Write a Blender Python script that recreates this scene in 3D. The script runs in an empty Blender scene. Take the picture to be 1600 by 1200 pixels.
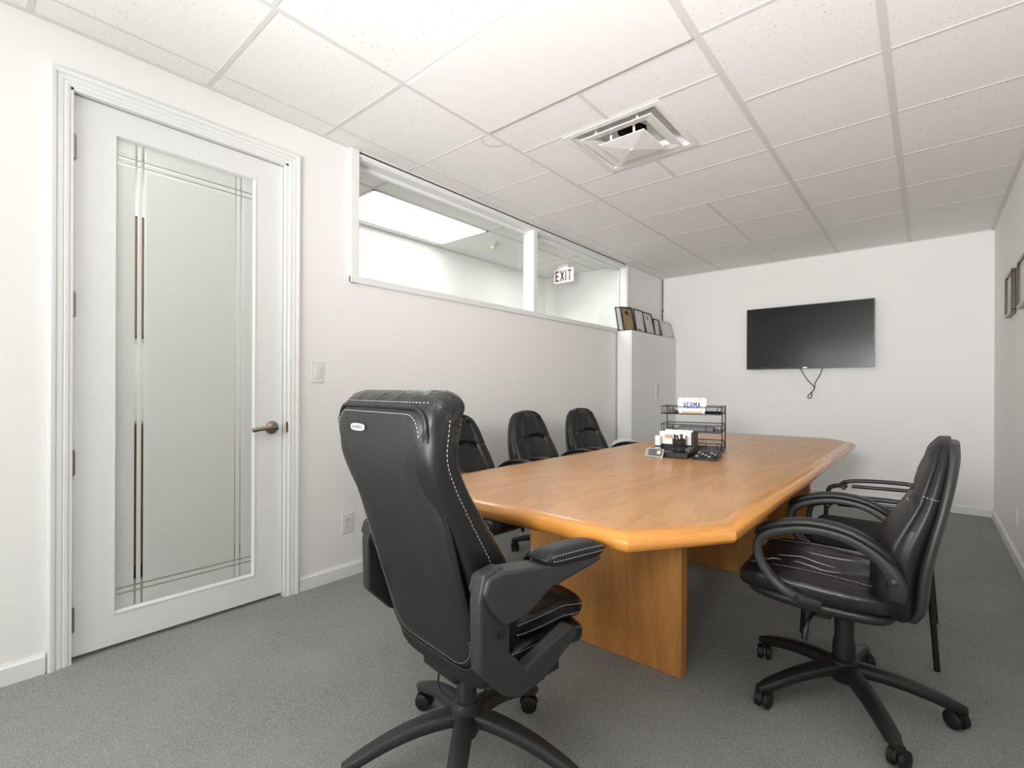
import bpy, bmesh, math, random
from math import sin, cos, pi, radians as R
from mathutils import Vector as V, Matrix, Euler, noise as mnoise
random.seed(7)
scn = bpy.context.scene
COL = scn.collection

# ------------------------------------------------------------------ room numbers (metres)
XL, XR, YB, YR, HC = -2.615, 0.445, 6.03, -1.9, 2.547      # left, right, back, rear wall, ceiling
WT = 0.13                                                  # thickness of the left partition
HX, HY0, HY1 = -3.76, -1.9, 5.06                           # hallway beyond the partition

# ------------------------------------------------------------------ materials
def mat(name, col, rough=0.5, spec=0.5, metal=0.0, bump=None, coat=0.0, noise_mix=None, emit=None, trans=0.0):
    m = bpy.data.materials.new(name); m.use_nodes = True
    nt = m.node_tree; b = nt.nodes['Principled BSDF']
    b.inputs['Base Color'].default_value = (*col, 1); b.inputs['Roughness'].default_value = rough
    b.inputs['Specular IOR Level'].default_value = spec; b.inputs['Metallic'].default_value = metal
    b.inputs['Coat Weight'].default_value = coat; b.inputs['Coat Roughness'].default_value = 0.12
    b.inputs['Transmission Weight'].default_value = trans
    if emit: b.inputs['Emission Color'].default_value = (*emit[0], 1); b.inputs['Emission Strength'].default_value = emit[1]
    if bump or noise_mix:
        tc = nt.nodes.new('ShaderNodeTexCoord')
    if noise_mix:                                          # (scale, other colour, lo, hi)
        n = nt.nodes.new('ShaderNodeTexNoise'); n.inputs['Scale'].default_value = noise_mix[0]; n.inputs['Detail'].default_value = 4
        nt.links.new(tc.outputs['Object'], n.inputs['Vector'])
        mr = nt.nodes.new('ShaderNodeMapRange'); mr.inputs[1].default_value = noise_mix[2]; mr.inputs[2].default_value = noise_mix[3]
        nt.links.new(n.outputs['Fac'], mr.inputs[0])
        mx = nt.nodes.new('ShaderNodeMix'); mx.data_type = 'RGBA'
        mx.inputs[6].default_value = (*col, 1); mx.inputs[7].default_value = (*noise_mix[1], 1)
        nt.links.new(mr.outputs[0], mx.inputs[0]); nt.links.new(mx.outputs[2], b.inputs['Base Color'])
    if bump:                                               # (scale, strength, distance)
        n = nt.nodes.new('ShaderNodeTexNoise'); n.inputs['Scale'].default_value = bump[0]; n.inputs['Detail'].default_value = 6
        nt.links.new(tc.outputs['Object'], n.inputs['Vector'])
        bp = nt.nodes.new('ShaderNodeBump'); bp.inputs['Strength'].default_value = bump[1]; bp.inputs['Distance'].default_value = bump[2]
        nt.links.new(n.outputs['Fac'], bp.inputs['Height']); nt.links.new(bp.outputs['Normal'], b.inputs['Normal'])
    return m

def wood(name, c0, c1, rough, stretch, coat=0.0, ring=3.0):
    m = mat(name, c0, rough, 0.5, coat=coat); nt = m.node_tree; b = nt.nodes['Principled BSDF']
    tc = nt.nodes.new('ShaderNodeTexCoord'); mp = nt.nodes.new('ShaderNodeMapping'); mp.inputs['Scale'].default_value = stretch
    nt.links.new(tc.outputs['Object'], mp.inputs['Vector'])
    n1 = nt.nodes.new('ShaderNodeTexNoise'); n1.inputs['Scale'].default_value = 1.6; n1.inputs['Detail'].default_value = 2; n1.inputs['Distortion'].default_value = 0.5
    nt.links.new(mp.outputs[0], n1.inputs['Vector'])
    mul = nt.nodes.new('ShaderNodeMath'); mul.operation = 'MULTIPLY'; mul.inputs[1].default_value = 16 * ring
    nt.links.new(n1.outputs['Fac'], mul.inputs[0])
    sn = nt.nodes.new('ShaderNodeMath'); sn.operation = 'SINE'; nt.links.new(mul.outputs[0], sn.inputs[0])
    n2 = nt.nodes.new('ShaderNodeTexNoise'); n2.inputs['Scale'].default_value = 42; n2.inputs['Detail'].default_value = 3
    nt.links.new(mp.outputs[0], n2.inputs['Vector'])
    ma = nt.nodes.new('ShaderNodeMath'); ma.operation = 'MULTIPLY_ADD'; ma.inputs[1].default_value = 0.14; 
    nt.links.new(sn.outputs[0], ma.inputs[0]); nt.links.new(n2.outputs['Fac'], ma.inputs[2])
    mr = nt.nodes.new('ShaderNodeMapRange'); mr.inputs[1].default_value = 0.25; mr.inputs[2].default_value = 0.75
    nt.links.new(ma.outputs[0], mr.inputs[0])
    mx = nt.nodes.new('ShaderNodeMix'); mx.data_type = 'RGBA'; mx.inputs[6].default_value = (*c0, 1); mx.inputs[7].default_value = (*c1, 1)
    nt.links.new(mr.outputs[0], mx.inputs[0]); nt.links.new(mx.outputs[2], b.inputs['Base Color'])
    return m

M = {}
M['wall'] = mat('painted_wall', (.88, .866, .852), .6, .3, bump=(90, .04, .002))
M['white_paint'] = mat('white_gloss_paint', (.82, .825, .82), .35, .5)
M['door_paint'] = mat('door_paint', (.80, .805, .80), .4, .5)
M['plastic_white'] = mat('white_plastic', (.80, .80, .78), .35, .5)
M['cab_white'] = mat('cabinet_white', (.80, .805, .795), .4, .4)
M['metal_white'] = mat('white_metal', (.80, .79, .77), .4, .5)
M['grid_white'] = mat('grid_white', (.70, .685, .66), .5, .3)
M['nickel'] = mat('satin_nickel', (.30, .25, .21), .32, .5, 1.0)
M['hinge'] = mat('hinge_metal', (.33, .31, .28), .35, .5, 1.0)
M['steel'] = mat('steel', (.6, .6, .6), .25, .5, 1.0)
M['leather'] = mat('black_leather', (.009, .009, .0095), .42, .42, bump=(34, .10, .006))
M['leather_fine'] = mat('black_leather_panel', (.013, .013, .013), .46, .42, bump=(140, .08, .003))
M['badge_silver'] = mat('badge_silver', (.42, .42, .41), .4, .4)
M['leather_head'] = mat('black_leather_creased', (.009, .009, .009), .27, .6, bump=(30, 1.0, .010))
M['leather_wrinkled'] = mat('black_leather_wrinkled', (.008, .008, .008), .32, .48, bump=(26, .35, .008))
M['black_plastic'] = mat('black_plastic', (.013, .013, .013), .38, .42, bump=(300, .04, .001))
M['grey_plastic'] = mat('charcoal_plastic', (.028, .028, .027), .45, .42, bump=(300, .05, .001))
M['rubber'] = mat('rubber', (.01, .01, .01), .5, .4)
M['dark'] = mat('dark_void', (.008, .008, .008), .8, .1)
M['thread'] = mat('white_thread', (.62, .60, .56), .7, .2)
M['black_metal'] = mat('black_metal', (.010, .010, .010), .35, .5)
M['screen'] = mat('screen_glass', (.006, .006, .007), .18, .38)
M['bezel'] = mat('bezel_black', (.006, .006, .006), .3, .5)
M['seat_fabric'] = mat('black_fabric', (.022, .022, .022), .8, .2, bump=(400, .2, .002))
M['paper'] = mat('white_paper', (.80, .80, .79), .7, .2)
M['card_grey'] = mat('certificate_print', (.66, .65, .64), .5, .3, noise_mix=(34, (.36, .35, .35), .58, .66))
M['card_pink'] = mat('certificate_print_light', (.70, .675, .67), .5, .3, noise_mix=(26, (.42, .40, .40), .60, .68))
M['gold_plate'] = mat('bronze_plate', (.34, .24, .13), .35, .5, .3, noise_mix=(34, (.10, .06, .03), .57, .66))
M['frame_black'] = mat('black_frame', (.012, .011, .010), .4, .5)
M['frame_silver'] = mat('silver_frame', (.52, .51, .49), .4, .5, .4)
M['frame_brown'] = mat('dark_bronze_frame', (.075, .062, .052), .25, .6, .4)
M['exit_face'] = mat('exit_sign_face', (.70, .61, .575), .5, .3)
M['exit_red'] = mat('exit_lettering', (.10, .028, .018), .5, .3)
M['blue'] = mat('blue_ink', (.02, .045, .33), .5, .3)
M['grey_ink'] = mat('grey_ink', (.35, .36, .38), .6, .3)
M['crest_grey'] = mat('crest_print', (.22, .21, .21), .6, .3)
M['dark_ink'] = mat('dark_ink', (.03, .03, .03), .6, .3)
M['tan'] = mat('tan_wood', (.55, .38, .22), .5, .4)
M['slate'] = mat('slate_grey', (.10, .105, .11), .45, .5)
M['lime'] = mat('yellow_green_label', (.55, .60, .22), .5, .4)
M['cream'] = mat('cream_plastic', (.74, .70, .58), .5, .3)
M['brown_wood'] = wood('brown_wood', (.17, .075, .035), (.10, .042, .018), .4, (8, 8, .8))
M['oak_top'] = wood('oak_laminate', (.60, .305, .112), (.47, .225, .078), .34, (2.2, .45, 2.2), coat=.15)
M['oak_edge'] = wood('oak_edge', (.66, .29, .060), (.56, .235, .046), .26, (.5, .5, 6), coat=.30)
M['oak_base'] = wood('oak_panel', (.56, .255, .068), (.45, .195, .048), .42, (2.4, 2.4, .32))

def carpet():
    m = mat('grey_carpet', (.16, .165, .155), .95, .1); nt = m.node_tree; b = nt.nodes['Principled BSDF']
    tc = nt.nodes.new('ShaderNodeTexCoord')
    n = nt.nodes.new('ShaderNodeTexNoise'); n.inputs['Scale'].default_value = 240; n.inputs['Detail'].default_value = 3
    v = nt.nodes.new('ShaderNodeTexVoronoi'); v.inputs['Scale'].default_value = 170
    big = nt.nodes.new('ShaderNodeTexNoise'); big.inputs['Scale'].default_value = 2.2; big.inputs['Detail'].default_value = 3
    for x in (n, v, big): nt.links.new(tc.outputs['Object'], x.inputs['Vector'])
    a = nt.nodes.new('ShaderNodeMath'); a.operation = 'MULTIPLY_ADD'; a.inputs[1].default_value = .45
    nt.links.new(v.outputs['Distance'], a.inputs[0]); nt.links.new(n.outputs['Fac'], a.inputs[2])
    a2 = nt.nodes.new('ShaderNodeMath'); a2.operation = 'MULTIPLY_ADD'; a2.inputs[1].default_value = .35
    nt.links.new(big.outputs['Fac'], a2.inputs[0]); nt.links.new(a.outputs[0], a2.inputs[2])
    cr = nt.nodes.new('ShaderNodeValToRGB')
    cr.color_ramp.elements[0].position = .42; cr.color_ramp.elements[0].color = (.105, .110, .101, 1)
    cr.color_ramp.elements[1].position = 1.0; cr.color_ramp.elements[1].color = (.335, .343, .326, 1)
    nt.links.new(a2.outputs[0], cr.inputs[0]); nt.links.new(cr.outputs[0], b.inputs['Base Color'])
    bp = nt.nodes.new('ShaderNodeBump'); bp.inputs['Strength'].default_value = .5; bp.inputs['Distance'].default_value = .004
    nt.links.new(a.outputs[0], bp.inputs['Height']); nt.links.new(bp.outputs['Normal'], b.inputs['Normal'])
    return m
M['carpet'] = carpet()

TLX_ = -1.876
def ceiling_tile(stains=()):
    m = mat('mineral_ceiling_tile', (.74, .72, .70), .8, .1); nt = m.node_tree; b = nt.nodes['Principled BSDF']
    tc = nt.nodes.new('ShaderNodeTexCoord')
    n = nt.nodes.new('ShaderNodeTexNoise'); n.inputs['Scale'].default_value = 75; n.inputs['Detail'].default_value = 2
    nt.links.new(tc.outputs['Object'], n.inputs['Vector'])
    mr = nt.nodes.new('ShaderNodeMapRange'); mr.inputs[1].default_value = .66; mr.inputs[2].default_value = .72
    nt.links.new(n.outputs['Fac'], mr.inputs[0])
    n3 = nt.nodes.new('ShaderNodeTexNoise'); n3.inputs['Scale'].default_value = 230; n3.inputs['Detail'].default_value = 1
    nt.links.new(tc.outputs['Object'], n3.inputs['Vector'])
    mr3 = nt.nodes.new('ShaderNodeMapRange'); mr3.inputs[1].default_value = .35; mr3.inputs[2].default_value = .75; mr3.inputs[4].default_value = .16
    nt.links.new(n3.outputs['Fac'], mr3.inputs[0])
    mxf = nt.nodes.new('ShaderNodeMath'); mxf.operation = 'MAXIMUM'
    nt.links.new(mr.outputs[0], mxf.inputs[0]); nt.links.new(mr3.outputs[0], mxf.inputs[1])
    mx = nt.nodes.new('ShaderNodeMix'); mx.data_type = 'RGBA'; mx.inputs[6].default_value = (.88, .868, .85, 1); mx.inputs[7].default_value = (.58, .56, .54, 1)
    nt.links.new(mxf.outputs[0], mx.inputs[0]); last = mx.outputs[2]
    for (sx, sy, r, wd, st) in stains:                      # ring-shaped water marks
        vd = nt.nodes.new('ShaderNodeVectorMath'); vd.operation = 'DISTANCE'; vd.inputs[1].default_value = (sx, sy, HC)
        nz = nt.nodes.new('ShaderNodeTexNoise'); nz.inputs['Scale'].default_value = 14
        nt.links.new(tc.outputs['Object'], nz.inputs['Vector']); nt.links.new(tc.outputs['Object'], vd.inputs[0])
        ad = nt.nodes.new('ShaderNodeMath'); ad.operation = 'MULTIPLY_ADD'; ad.inputs[1].default_value = .05
        nt.links.new(nz.outputs['Fac'], ad.inputs[0]); nt.links.new(vd.outputs['Value'], ad.inputs[2])
        sb = nt.nodes.new('ShaderNodeMath'); sb.operation = 'SUBTRACT'; sb.inputs[1].default_value = r + .025; nt.links.new(ad.outputs[0], sb.inputs[0])
        ab = nt.nodes.new('ShaderNodeMath'); ab.operation = 'ABSOLUTE'; nt.links.new(sb.outputs[0], ab.inputs[0])
        lt_ = nt.nodes.new('ShaderNodeMath'); lt_.operation = 'LESS_THAN'; lt_.inputs[1].default_value = TLX_-.014
        sx_ = nt.nodes.new('ShaderNodeSeparateXYZ'); nt.links.new(tc.outputs['Object'], sx_.inputs[0]); nt.links.new(sx_.outputs[0], lt_.inputs[0])
        m2 = nt.nodes.new('ShaderNodeMapRange'); m2.inputs[1].default_value = 0; m2.inputs[2].default_value = wd; m2.inputs[3].default_value = st; m2.inputs[4].default_value = 0
        nt.links.new(ab.outputs[0], m2.inputs[0])
        mm = nt.nodes.new('ShaderNodeMix'); mm.data_type = 'RGBA'; mm.inputs[7].default_value = (.42, .37, .31, 1)
        m3 = nt.nodes.new('ShaderNodeMath'); m3.operation = 'MULTIPLY'; nt.links.new(m2.outputs[0], m3.inputs[0]); nt.links.new(lt_.outputs[0], m3.inputs[1]); nt.links.new(m3.outputs[0], mm.inputs[0]); nt.links.new(last, mm.inputs[6]); last = mm.outputs[2]
    nt.links.new(last, b.inputs['Base Color'])
    return m
M['tile'] = ceiling_tile([(-1.885, 2.06, .085, .009, .5), (-1.885, 2.47, .05, .008, .3), (-1.885, 3.22, .05, .010, .3)])
M['tile_plain'] = ceiling_tile()
M['panel_smooth'] = mat('smooth_panel', (.87, .86, .84), .5, .3)

def schlick(nt, f0=.03, f1=.6):
    lw_ = nt.nodes.new('ShaderNodeLayerWeight'); lw_.inputs[0].default_value = .5
    p = nt.nodes.new('ShaderNodeMath'); p.operation = 'POWER'; p.inputs[1].default_value = 5; nt.links.new(lw_.outputs['Facing'], p.inputs[0])
    q = nt.nodes.new('ShaderNodeMath'); q.operation = 'MULTIPLY_ADD'; q.inputs[1].default_value = f1; q.inputs[2].default_value = f0; nt.links.new(p.outputs[0], q.inputs[0])
    return q
def clear_glass():
    m = bpy.data.materials.new('clear_glass'); m.use_nodes = True; nt = m.node_tree; nt.nodes.clear()
    o = nt.nodes.new('ShaderNodeOutputMaterial'); mx = nt.nodes.new('ShaderNodeMixShader'); t = nt.nodes.new('ShaderNodeBsdfTransparent')
    t.inputs[0].default_value = (.93, .95, .94, 1); g = nt.nodes.new('ShaderNodeBsdfGlossy'); g.inputs['Roughness'].default_value = .02
    fr = schlick(nt)
    nt.links.new(fr.outputs[0], mx.inputs[0]); nt.links.new(t.outputs[0], mx.inputs[1]); nt.links.new(g.outputs[0], mx.inputs[2]); nt.links.new(mx.outputs[0], o.inputs[0])
    return m
M['glass'] = clear_glass()

def frosted(ys, zs):
    """etched pane: clear stripes at object-space y in ys and z in zs (centre, half width)"""
    m = bpy.data.materials.new('etched_glass'); m.use_nodes = True; nt = m.node_tree; nt.nodes.clear()
    N = nt.nodes.new; L = nt.links.new
    tc = N('ShaderNodeTexCoord'); sp = N('ShaderNodeSeparateXYZ'); L(tc.outputs['Object'], sp.inputs[0])
    last = None
    for ax, lst in ((1, ys), (2, zs)):
        for c, hw in lst:
            s = N('ShaderNodeMath'); s.operation = 'COMPARE'; s.inputs[1].default_value = c; s.inputs[2].default_value = hw
            L(sp.outputs[ax], s.inputs[0])
            if last is None: last = s.outputs[0]
            else:
                q = N('ShaderNodeMath'); q.operation = 'MAXIMUM'; L(last, q.inputs[0]); L(s.outputs[0], q.inputs[1]); last = q.outputs[0]
    df = N('ShaderNodeBsdfDiffuse'); df.inputs[0].default_value = (.74, .755, .73, 1)
    tl = N('ShaderNodeBsdfTranslucent'); tl.inputs[0].default_value = (.80, .82, .79, 1)
    fm = N('ShaderNodeMixShader'); fm.inputs[0].default_value = .42; L(df.outputs[0], fm.inputs[1]); L(tl.outputs[0], fm.inputs[2])
    tp = N('ShaderNodeBsdfTransparent'); tp.inputs[0].default_value = (.86, .87, .85, 1)
    sm = N('ShaderNodeMixShader'); L(last, sm.inputs[0]); L(fm.outputs[0], sm.inputs[1]); L(tp.outputs[0], sm.inputs[2])
    gl = N('ShaderNodeBsdfGlossy'); gl.inputs['Roughness'].default_value = .06
    fr = schlick(nt, .035, .35)
    gm = N('ShaderNodeMixShader'); L(fr.outputs[0], gm.inputs[0]); L(sm.outputs[0], gm.inputs[1]); L(gl.outputs[0], gm.inputs[2])
    o = N('ShaderNodeOutputMaterial'); L(gm.outputs[0], o.inputs[0])
    return m

# ------------------------------------------------------------------ mesh building
class MB:
    def __init__(s): s.v = []; s.f = []; s.lines = []
    def add(s, vs, fs):
        b = len(s.v); s.v += [V(p) for p in vs]; s.f += [tuple(b + i for i in f) for f in fs]; return s
    def box(s, a, b, mtx=None):
        (x0, y0, z0), (x1, y1, z1) = a, b
        p = [V(q) for q in ((x0,y0,z0),(x1,y0,z0),(x1,y1,z0),(x0,y1,z0),(x0,y0,z1),(x1,y0,z1),(x1,y1,z1),(x0,y1,z1))]
        if mtx: p = [mtx @ q for q in p]
        return s.add(p, [(0,3,2,1),(4,5,6,7),(0,1,5,4),(1,2,6,5),(2,3,7,6),(3,0,4,7)])
    def loft(s, rings, cap=True, closed=False):
        n = len(rings[0]); b = len(s.v)
        for r in rings: s.v += [V(p) for p in r]
        m = len(rings)
        for i in range(m if closed else m - 1):
            j = (i + 1) % m
            for k in range(n):
                l = (k + 1) % n
                s.f.append((b + i*n + k, b + i*n + l, b + j*n + l, b + j*n + k))
        if cap and not closed:
            s.f.append(tuple(b + k for k in reversed(range(n)))); s.f.append(tuple(b + (m-1)*n + k for k in range(n)))
        return s
    def tube(s, path, r, n=8, closed=False, flat=None):
        """round tube; flat=(w,h): rounded-rectangle section, w across (side axis), h along the bend normal"""
        path = [V(p) for p in path]; m = len(path); rings = []; up = None
        for i, p in enumerate(path):
            if closed: t = path[(i+1) % m] - path[i-1]
            else: t = path[min(i+1, m-1)] - path[max(i-1, 0)]
            t.normalize()
            if up is None:
                up = V((0,0,1)) if abs(t.z) < .9 else V((0,1,0))
            up = (up - t * up.dot(t)).normalized(); sd = t.cross(up)
            rr = r[i] if isinstance(r, (list, tuple)) else r
            ring = []
            for k in range(n):
                a = 2*pi*k/n
                if flat:
                    w, h = flat[i] if isinstance(flat, list) else flat
                    cx, sx = cos(a), sin(a); e = .5
                    ring.append(p + sd*(w/2*math.copysign(abs(cx)**e, cx)) + up*(h/2*math.copysign(abs(sx)**e, sx)))
                else: ring.append(p + sd*rr*cos(a) + up*rr*sin(a))
            rings.append(ring)
        return s.loft(rings, closed=closed)
    def lathe(s, prof, c=(0,0,0), n=24, axis='z'):
        c = V(c); rings = []
        for r, h in prof:
            ring = []
            for k in range(n):
                a = 2*pi*k/n
                q = V((r*cos(a), r*sin(a), h))
                if axis == 'x': q = V((q.z, q.x, q.y))
                if axis == 'y': q = V((q.y, q.z, q.x))
                ring.append(c + q)
            rings.append(ring)
        return s.loft(rings)
    def prism(s, poly, d0, d1, axis='z', mtx=None):
        """poly in the two other axes; axis x: (y,z), y: (x,z), z: (x,y)"""
        def P(a, b, d): return V((d,a,b)) if axis == 'x' else V((a,d,b)) if axis == 'y' else V((a,b,d))
        A = [P(a,b,d0) for a,b in poly]; B = [P(a,b,d1) for a,b in poly]
        if mtx: A = [mtx @ q for q in A]; B = [mtx @ q for q in B]
        return s.loft([A, B])
    def sphere(s, c, r, n=12, sc=(1,1,1)):
        c = V(c); rings = []
        for i in range(1, n):
            t = pi*i/n
            rings.append([c + V((r*sin(t)*cos(2*pi*k/(2*n))*sc[0], r*sin(t)*sin(2*pi*k/(2*n))*sc[1], -r*cos(t)*sc[2])) for k in range(2*n)])
        return s.loft(rings)
    def dashes(s, path, w=.0022, on=.006, off=.005, lift=V((0,0,0))):
        path = [V(p) for p in path]; pos = 0.0; seg = []
        L = [0]
        for a, b in zip(path, path[1:]): L.append(L[-1] + (b-a).length)
        def at(d):
            d = max(0, min(L[-1], d))
            for i in range(len(path)-1):
                if d <= L[i+1]:
                    return path[i].lerp(path[i+1], (d-L[i])/max(1e-9, L[i+1]-L[i]))
            return path[-1]
        d = 0; q = MB(); s.lines.append(q)
        while d < L[-1]:
            q.tube([at(d)+lift, at(d+on)+lift], w*.36, 4); d += on + off
        return s
    def build_each(s, name, m, parent):
        for q in s.lines: q.build(name, m, parent)
    def build(s, name, m, parent=None, smooth=None, bevel=0, seg=2, subsurf=0, loc=None, rot=None):
        me = bpy.data.meshes.new(name); me.from_pydata([tuple(p) for p in s.v], [], s.f)
        bm = bmesh.new(); bm.from_mesh(me); bmesh.ops.recalc_face_normals(bm, faces=bm.faces[:]); bm.to_mesh(me); bm.free()
        o = bpy.data.objects.new(name, me); COL.objects.link(o)
        if m: me.materials.append(m)
        if parent: o.parent = parent
        if loc: o.location = loc
        if rot: o.rotation_euler = rot
        if bevel:
            bv = o.modifiers.new('bevel', 'BEVEL'); bv.width = bevel; bv.segments = seg; bv.limit_method = 'ANGLE'; bv.angle_limit = R(40)
        if subsurf:
            ss = o.modifiers.new('sub', 'SUBSURF'); ss.levels = subsurf; ss.render_levels = subsurf
        if smooth or (bevel and smooth is not False):
            for p in me.polygons: p.use_smooth = True
            me.set_sharp_from_angle(angle=R(smooth if smooth and smooth is not True else 40))
        return o

def thing(name, label, cat, loc=(0,0,0), rz=0, group=None):
    o = bpy.data.objects.new(name, None); COL.objects.link(o); o.empty_display_size = .1
    o.location = loc; o.rotation_euler = (0, 0, rz); tag(o, label, cat, group); return o
def tag(o, label, cat, group=None):
    o['label'] = label; o['category'] = cat
    if group: o['group'] = group
    return o
def structure(o): o['kind'] = 'structure'; return o
def dup(root, label, loc, rz, group=None):
    r = root.copy(); COL.objects.link(r); r.location = loc; r.rotation_euler = (0, 0, rz); r['label'] = label
    if group: r['group'] = group
    def rec(src, dst):
        for ch in list(src.children):
            c = ch.copy(); COL.objects.link(c); c.parent = dst; c.matrix_parent_inverse = ch.matrix_parent_inverse.copy(); rec(ch, c)
    rec(root, r); return r

def crom(pts, n):
    """Catmull-Rom resampling of equal-length tuples, n samples"""
    out = []; m = len(pts)
    for i in range(n):
        t = i/(n-1)*(m-1); k = min(int(t), m-2); f = t-k
        p0, p1, p2, p3 = pts[max(k-1,0)], pts[k], pts[k+1], pts[min(k+2,m-1)]
        out.append(tuple(.5*(2*b + (c-a)*f + (2*a-5*b+4*c-d)*f*f + (3*b-a-3*c+d)*f**3) for a,b,c,d in zip(p0,p1,p2,p3)))
    return out
def smooth_path(pts, n): return [V(p) for p in crom([tuple(p) for p in pts], n)]
def interp(tab, x):
    if x <= tab[0][0]: return tab[0][1]
    for (a, fa), (b, fb) in zip(tab, tab[1:]):
        if x <= b: return fa + (fb-fa)*(x-a)/(b-a)
    return tab[-1][1]
def sup(a, e): c = cos(a); s_ = sin(a); return math.copysign(abs(c)**(2/e), c), math.copysign(abs(s_)**(2/e), s_)

def body(levels, n=72, m=60, disp=None, mapf=None):
    """levels: (h, centre_a, half_a, b0, b1, exponent) up the axis; mapf(a,b,h)->point; returns MB"""
    rings = []
    for (h, c, w, b0, b1, e) in crom(levels, m):
        w = max(w, .002); ring = []
        for k in range(n):
            sx, sy = sup(2*pi*k/n + pi/n, max(e, 1.6))
            a = c + w*sx; b = (b0+b1)/2 + (b1-b0)/2*sy
            if disp: b, a = disp(a, b, h, sx, sy)
            ring.append(mapf(a, b, h) if mapf else V((a, b, h)))
        rings.append(ring)
    return MB().loft(rings)

def text_mesh(name, body_, m, size, depth, parent, mtx, sx=1.0, bold=0.0):
    cu = bpy.data.curves.new(name, 'FONT'); cu.body = body_; cu.size = size; cu.extrude = depth; cu.align_x = 'CENTER'; cu.align_y = 'CENTER'; cu.offset = bold
    to = bpy.data.objects.new(name + '_src', cu); COL.objects.link(to)
    dg = bpy.context.evaluated_depsgraph_get(); dg.update()
    me = bpy.data.meshes.new_from_object(to.evaluated_get(dg)); bpy.data.objects.remove(to); bpy.data.curves.remove(cu)
    me.transform(mtx @ Matrix.Diagonal((sx, 1, 1, 1))); me.name = name
    o = bpy.data.objects.new(name, me); COL.objects.link(o); me.materials.clear(); me.materials.append(m); o.parent = parent
    return o
def basis(o, ax, ay, az):
    mt = Matrix.Identity(4)
    for i, a in enumerate((ax, ay, az)):
        a = V(a)
        for j in range(3): mt[j][i] = a[j]
    for j in range(3): mt[j][3] = V(o)[j]
    return mt

# ================================================================== THE ROOM
structure(MB().box((HX-.1, YR-.1, -.06), (XR+.1, YB+.1, 0)).build('floor', M['carpet']))
# left partition with door and window openings
DY0, DY1, DZ = .325, 1.20, 2.315
WY0, WY1, WZ0, WZ1 = 1.60, 5.085, 1.775, 2.515
lw = MB(); a, b = XL-WT, XL
lw.box((a, YR, 0), (b, DY0, HC)); lw.box((a, DY0, DZ), (b, DY1, HC)); lw.box((a, DY1, 0), (b, WY0, HC))
lw.box((a, WY0, 0), (b, WY1, WZ0)); lw.box((a, WY0, WZ1), (b, WY1, HC)); lw.box((a, WY1, 0), (b, YB, HC))
structure(lw.build('wall_left', M['wall']))
structure(MB().box((XL-WT, YB, 0), (XR+.1, YB+.1, HC)).build('wall_back', M['wall']))
structure(MB().box((XR, YR, 0), (XR+.1, YB, HC)).build('wall_right', M['wall']))
RW = (-2.35, -.75, .85, 2.15)                                # window added in the unseen rear wall, to bring in fill light
rw = MB(); y0, y1 = YR-.1, YR
rw.box((HX-.1, y0, 0), (RW[0], y1, HC)); rw.box((RW[1], y0, 0), (XR+.1, y1, HC))
rw.box((RW[0], y0, 0), (RW[1], y1, RW[2])); rw.box((RW[0], y0, RW[3]), (RW[1], y1, HC))
structure(rw.build('wall_rear', M['wall']))
structure(MB().box((HX-.1, HY0, 0), (HX, HY1+.1, HC)).build('wall_hallway', M['wall']))
structure(MB().box((HX, HY1, 0), (XL-WT, HY1+.1, HC)).build('wall_hallway_end', M['wall']))
# frame and pane of the added rear window
w2 = MB()
for (p, q) in (((RW[0]-.06, YR-.02, RW[2]-.06), (RW[1]+.06, YR+.015, RW[2])), ((RW[0]-.06, YR-.02, RW[3]), (RW[1]+.06, YR+.015, RW[3]+.06)),
               ((RW[0]-.06, YR-.02, RW[2]), (RW[0], YR+.015, RW[3])), ((RW[1], YR-.02, RW[2]), (RW[1]+.06, YR+.015, RW[3])),
               (((RW[0]+RW[1])/2-.02, YR-.06, RW[2]), ((RW[0]+RW[1])/2+.02, YR-.03, RW[3]))): w2.box(p, q)
wf2 = structure(w2.build('added_window', M['white_paint'], bevel=.004))
MB().box((RW[0], YR-.05, RW[2]), (RW[1], YR-.044, RW[3])).build('pane', M['glass'], wf2)
# ceiling: one tiled slab over both rooms, openings for nothing (fixtures sit on it)
DFX, DFY, DFO = -1.300, 2.575, .252                         # centre and half size of the diffuser opening
cm = MB(); zt = HC+.05
cm.box((HX-.1, YR-.1, HC), (DFX-DFO, YB+.1, zt)); cm.box((DFX+DFO, YR-.1, HC), (XR+.1, YB+.1, zt))
cm.box((DFX-DFO, YR-.1, HC), (DFX+DFO, DFY-DFO, zt)); cm.box((DFX-DFO, DFY+DFO, HC), (DFX+DFO, YB+.1, zt))
structure(cm.build('ceiling', M['tile']))
# exposed grid of the suspended ceiling
TLX, TAX, TBX, TSX = -1.876, -.715, -.137, -2.465
g = MB(); gz = (HC-.0022, HC)
def teeY(x, ya, yb, w=.024): g.box((x-w/2, ya, gz[0]), (x+w/2, yb, gz[1]))
def teeX(y, xa, xb, w=.024): g.box((xa, y-w/2, gz[0]+.0006), (xb, y+w/2, gz[1]))
teeY(TLX, YR, YB); teeY(TAX, YR, YB, .030); teeY(TBX, YR, YB, .030); teeY(TSX, YR, YB, .012)
CR = [2.583 + .605*k for k in range(-7, 6)]
for y in CR: teeX(y, TAX, XR, .016)
for y in [2.885, 3.195, 3.80, 4.41, 5.03, 5.62, 2.285, 1.985, 1.40, .80, .20, -.40, -1.0]: teeX(y, TLX, TAX, .018)
for y in [1.40, .815, 1.985, 2.59, 3.2, 3.8, 4.41, 5.03, 5.62, .21, -.4, -1.0]: teeX(y, XL, TLX, .020 if y < 1.9 else .010)
for ya, yb in ((1.985, 2.285), (2.885, 3.195), (3.80, 5.03), (5.62, YB)): teeY(-1.292, ya, yb, .022)
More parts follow.
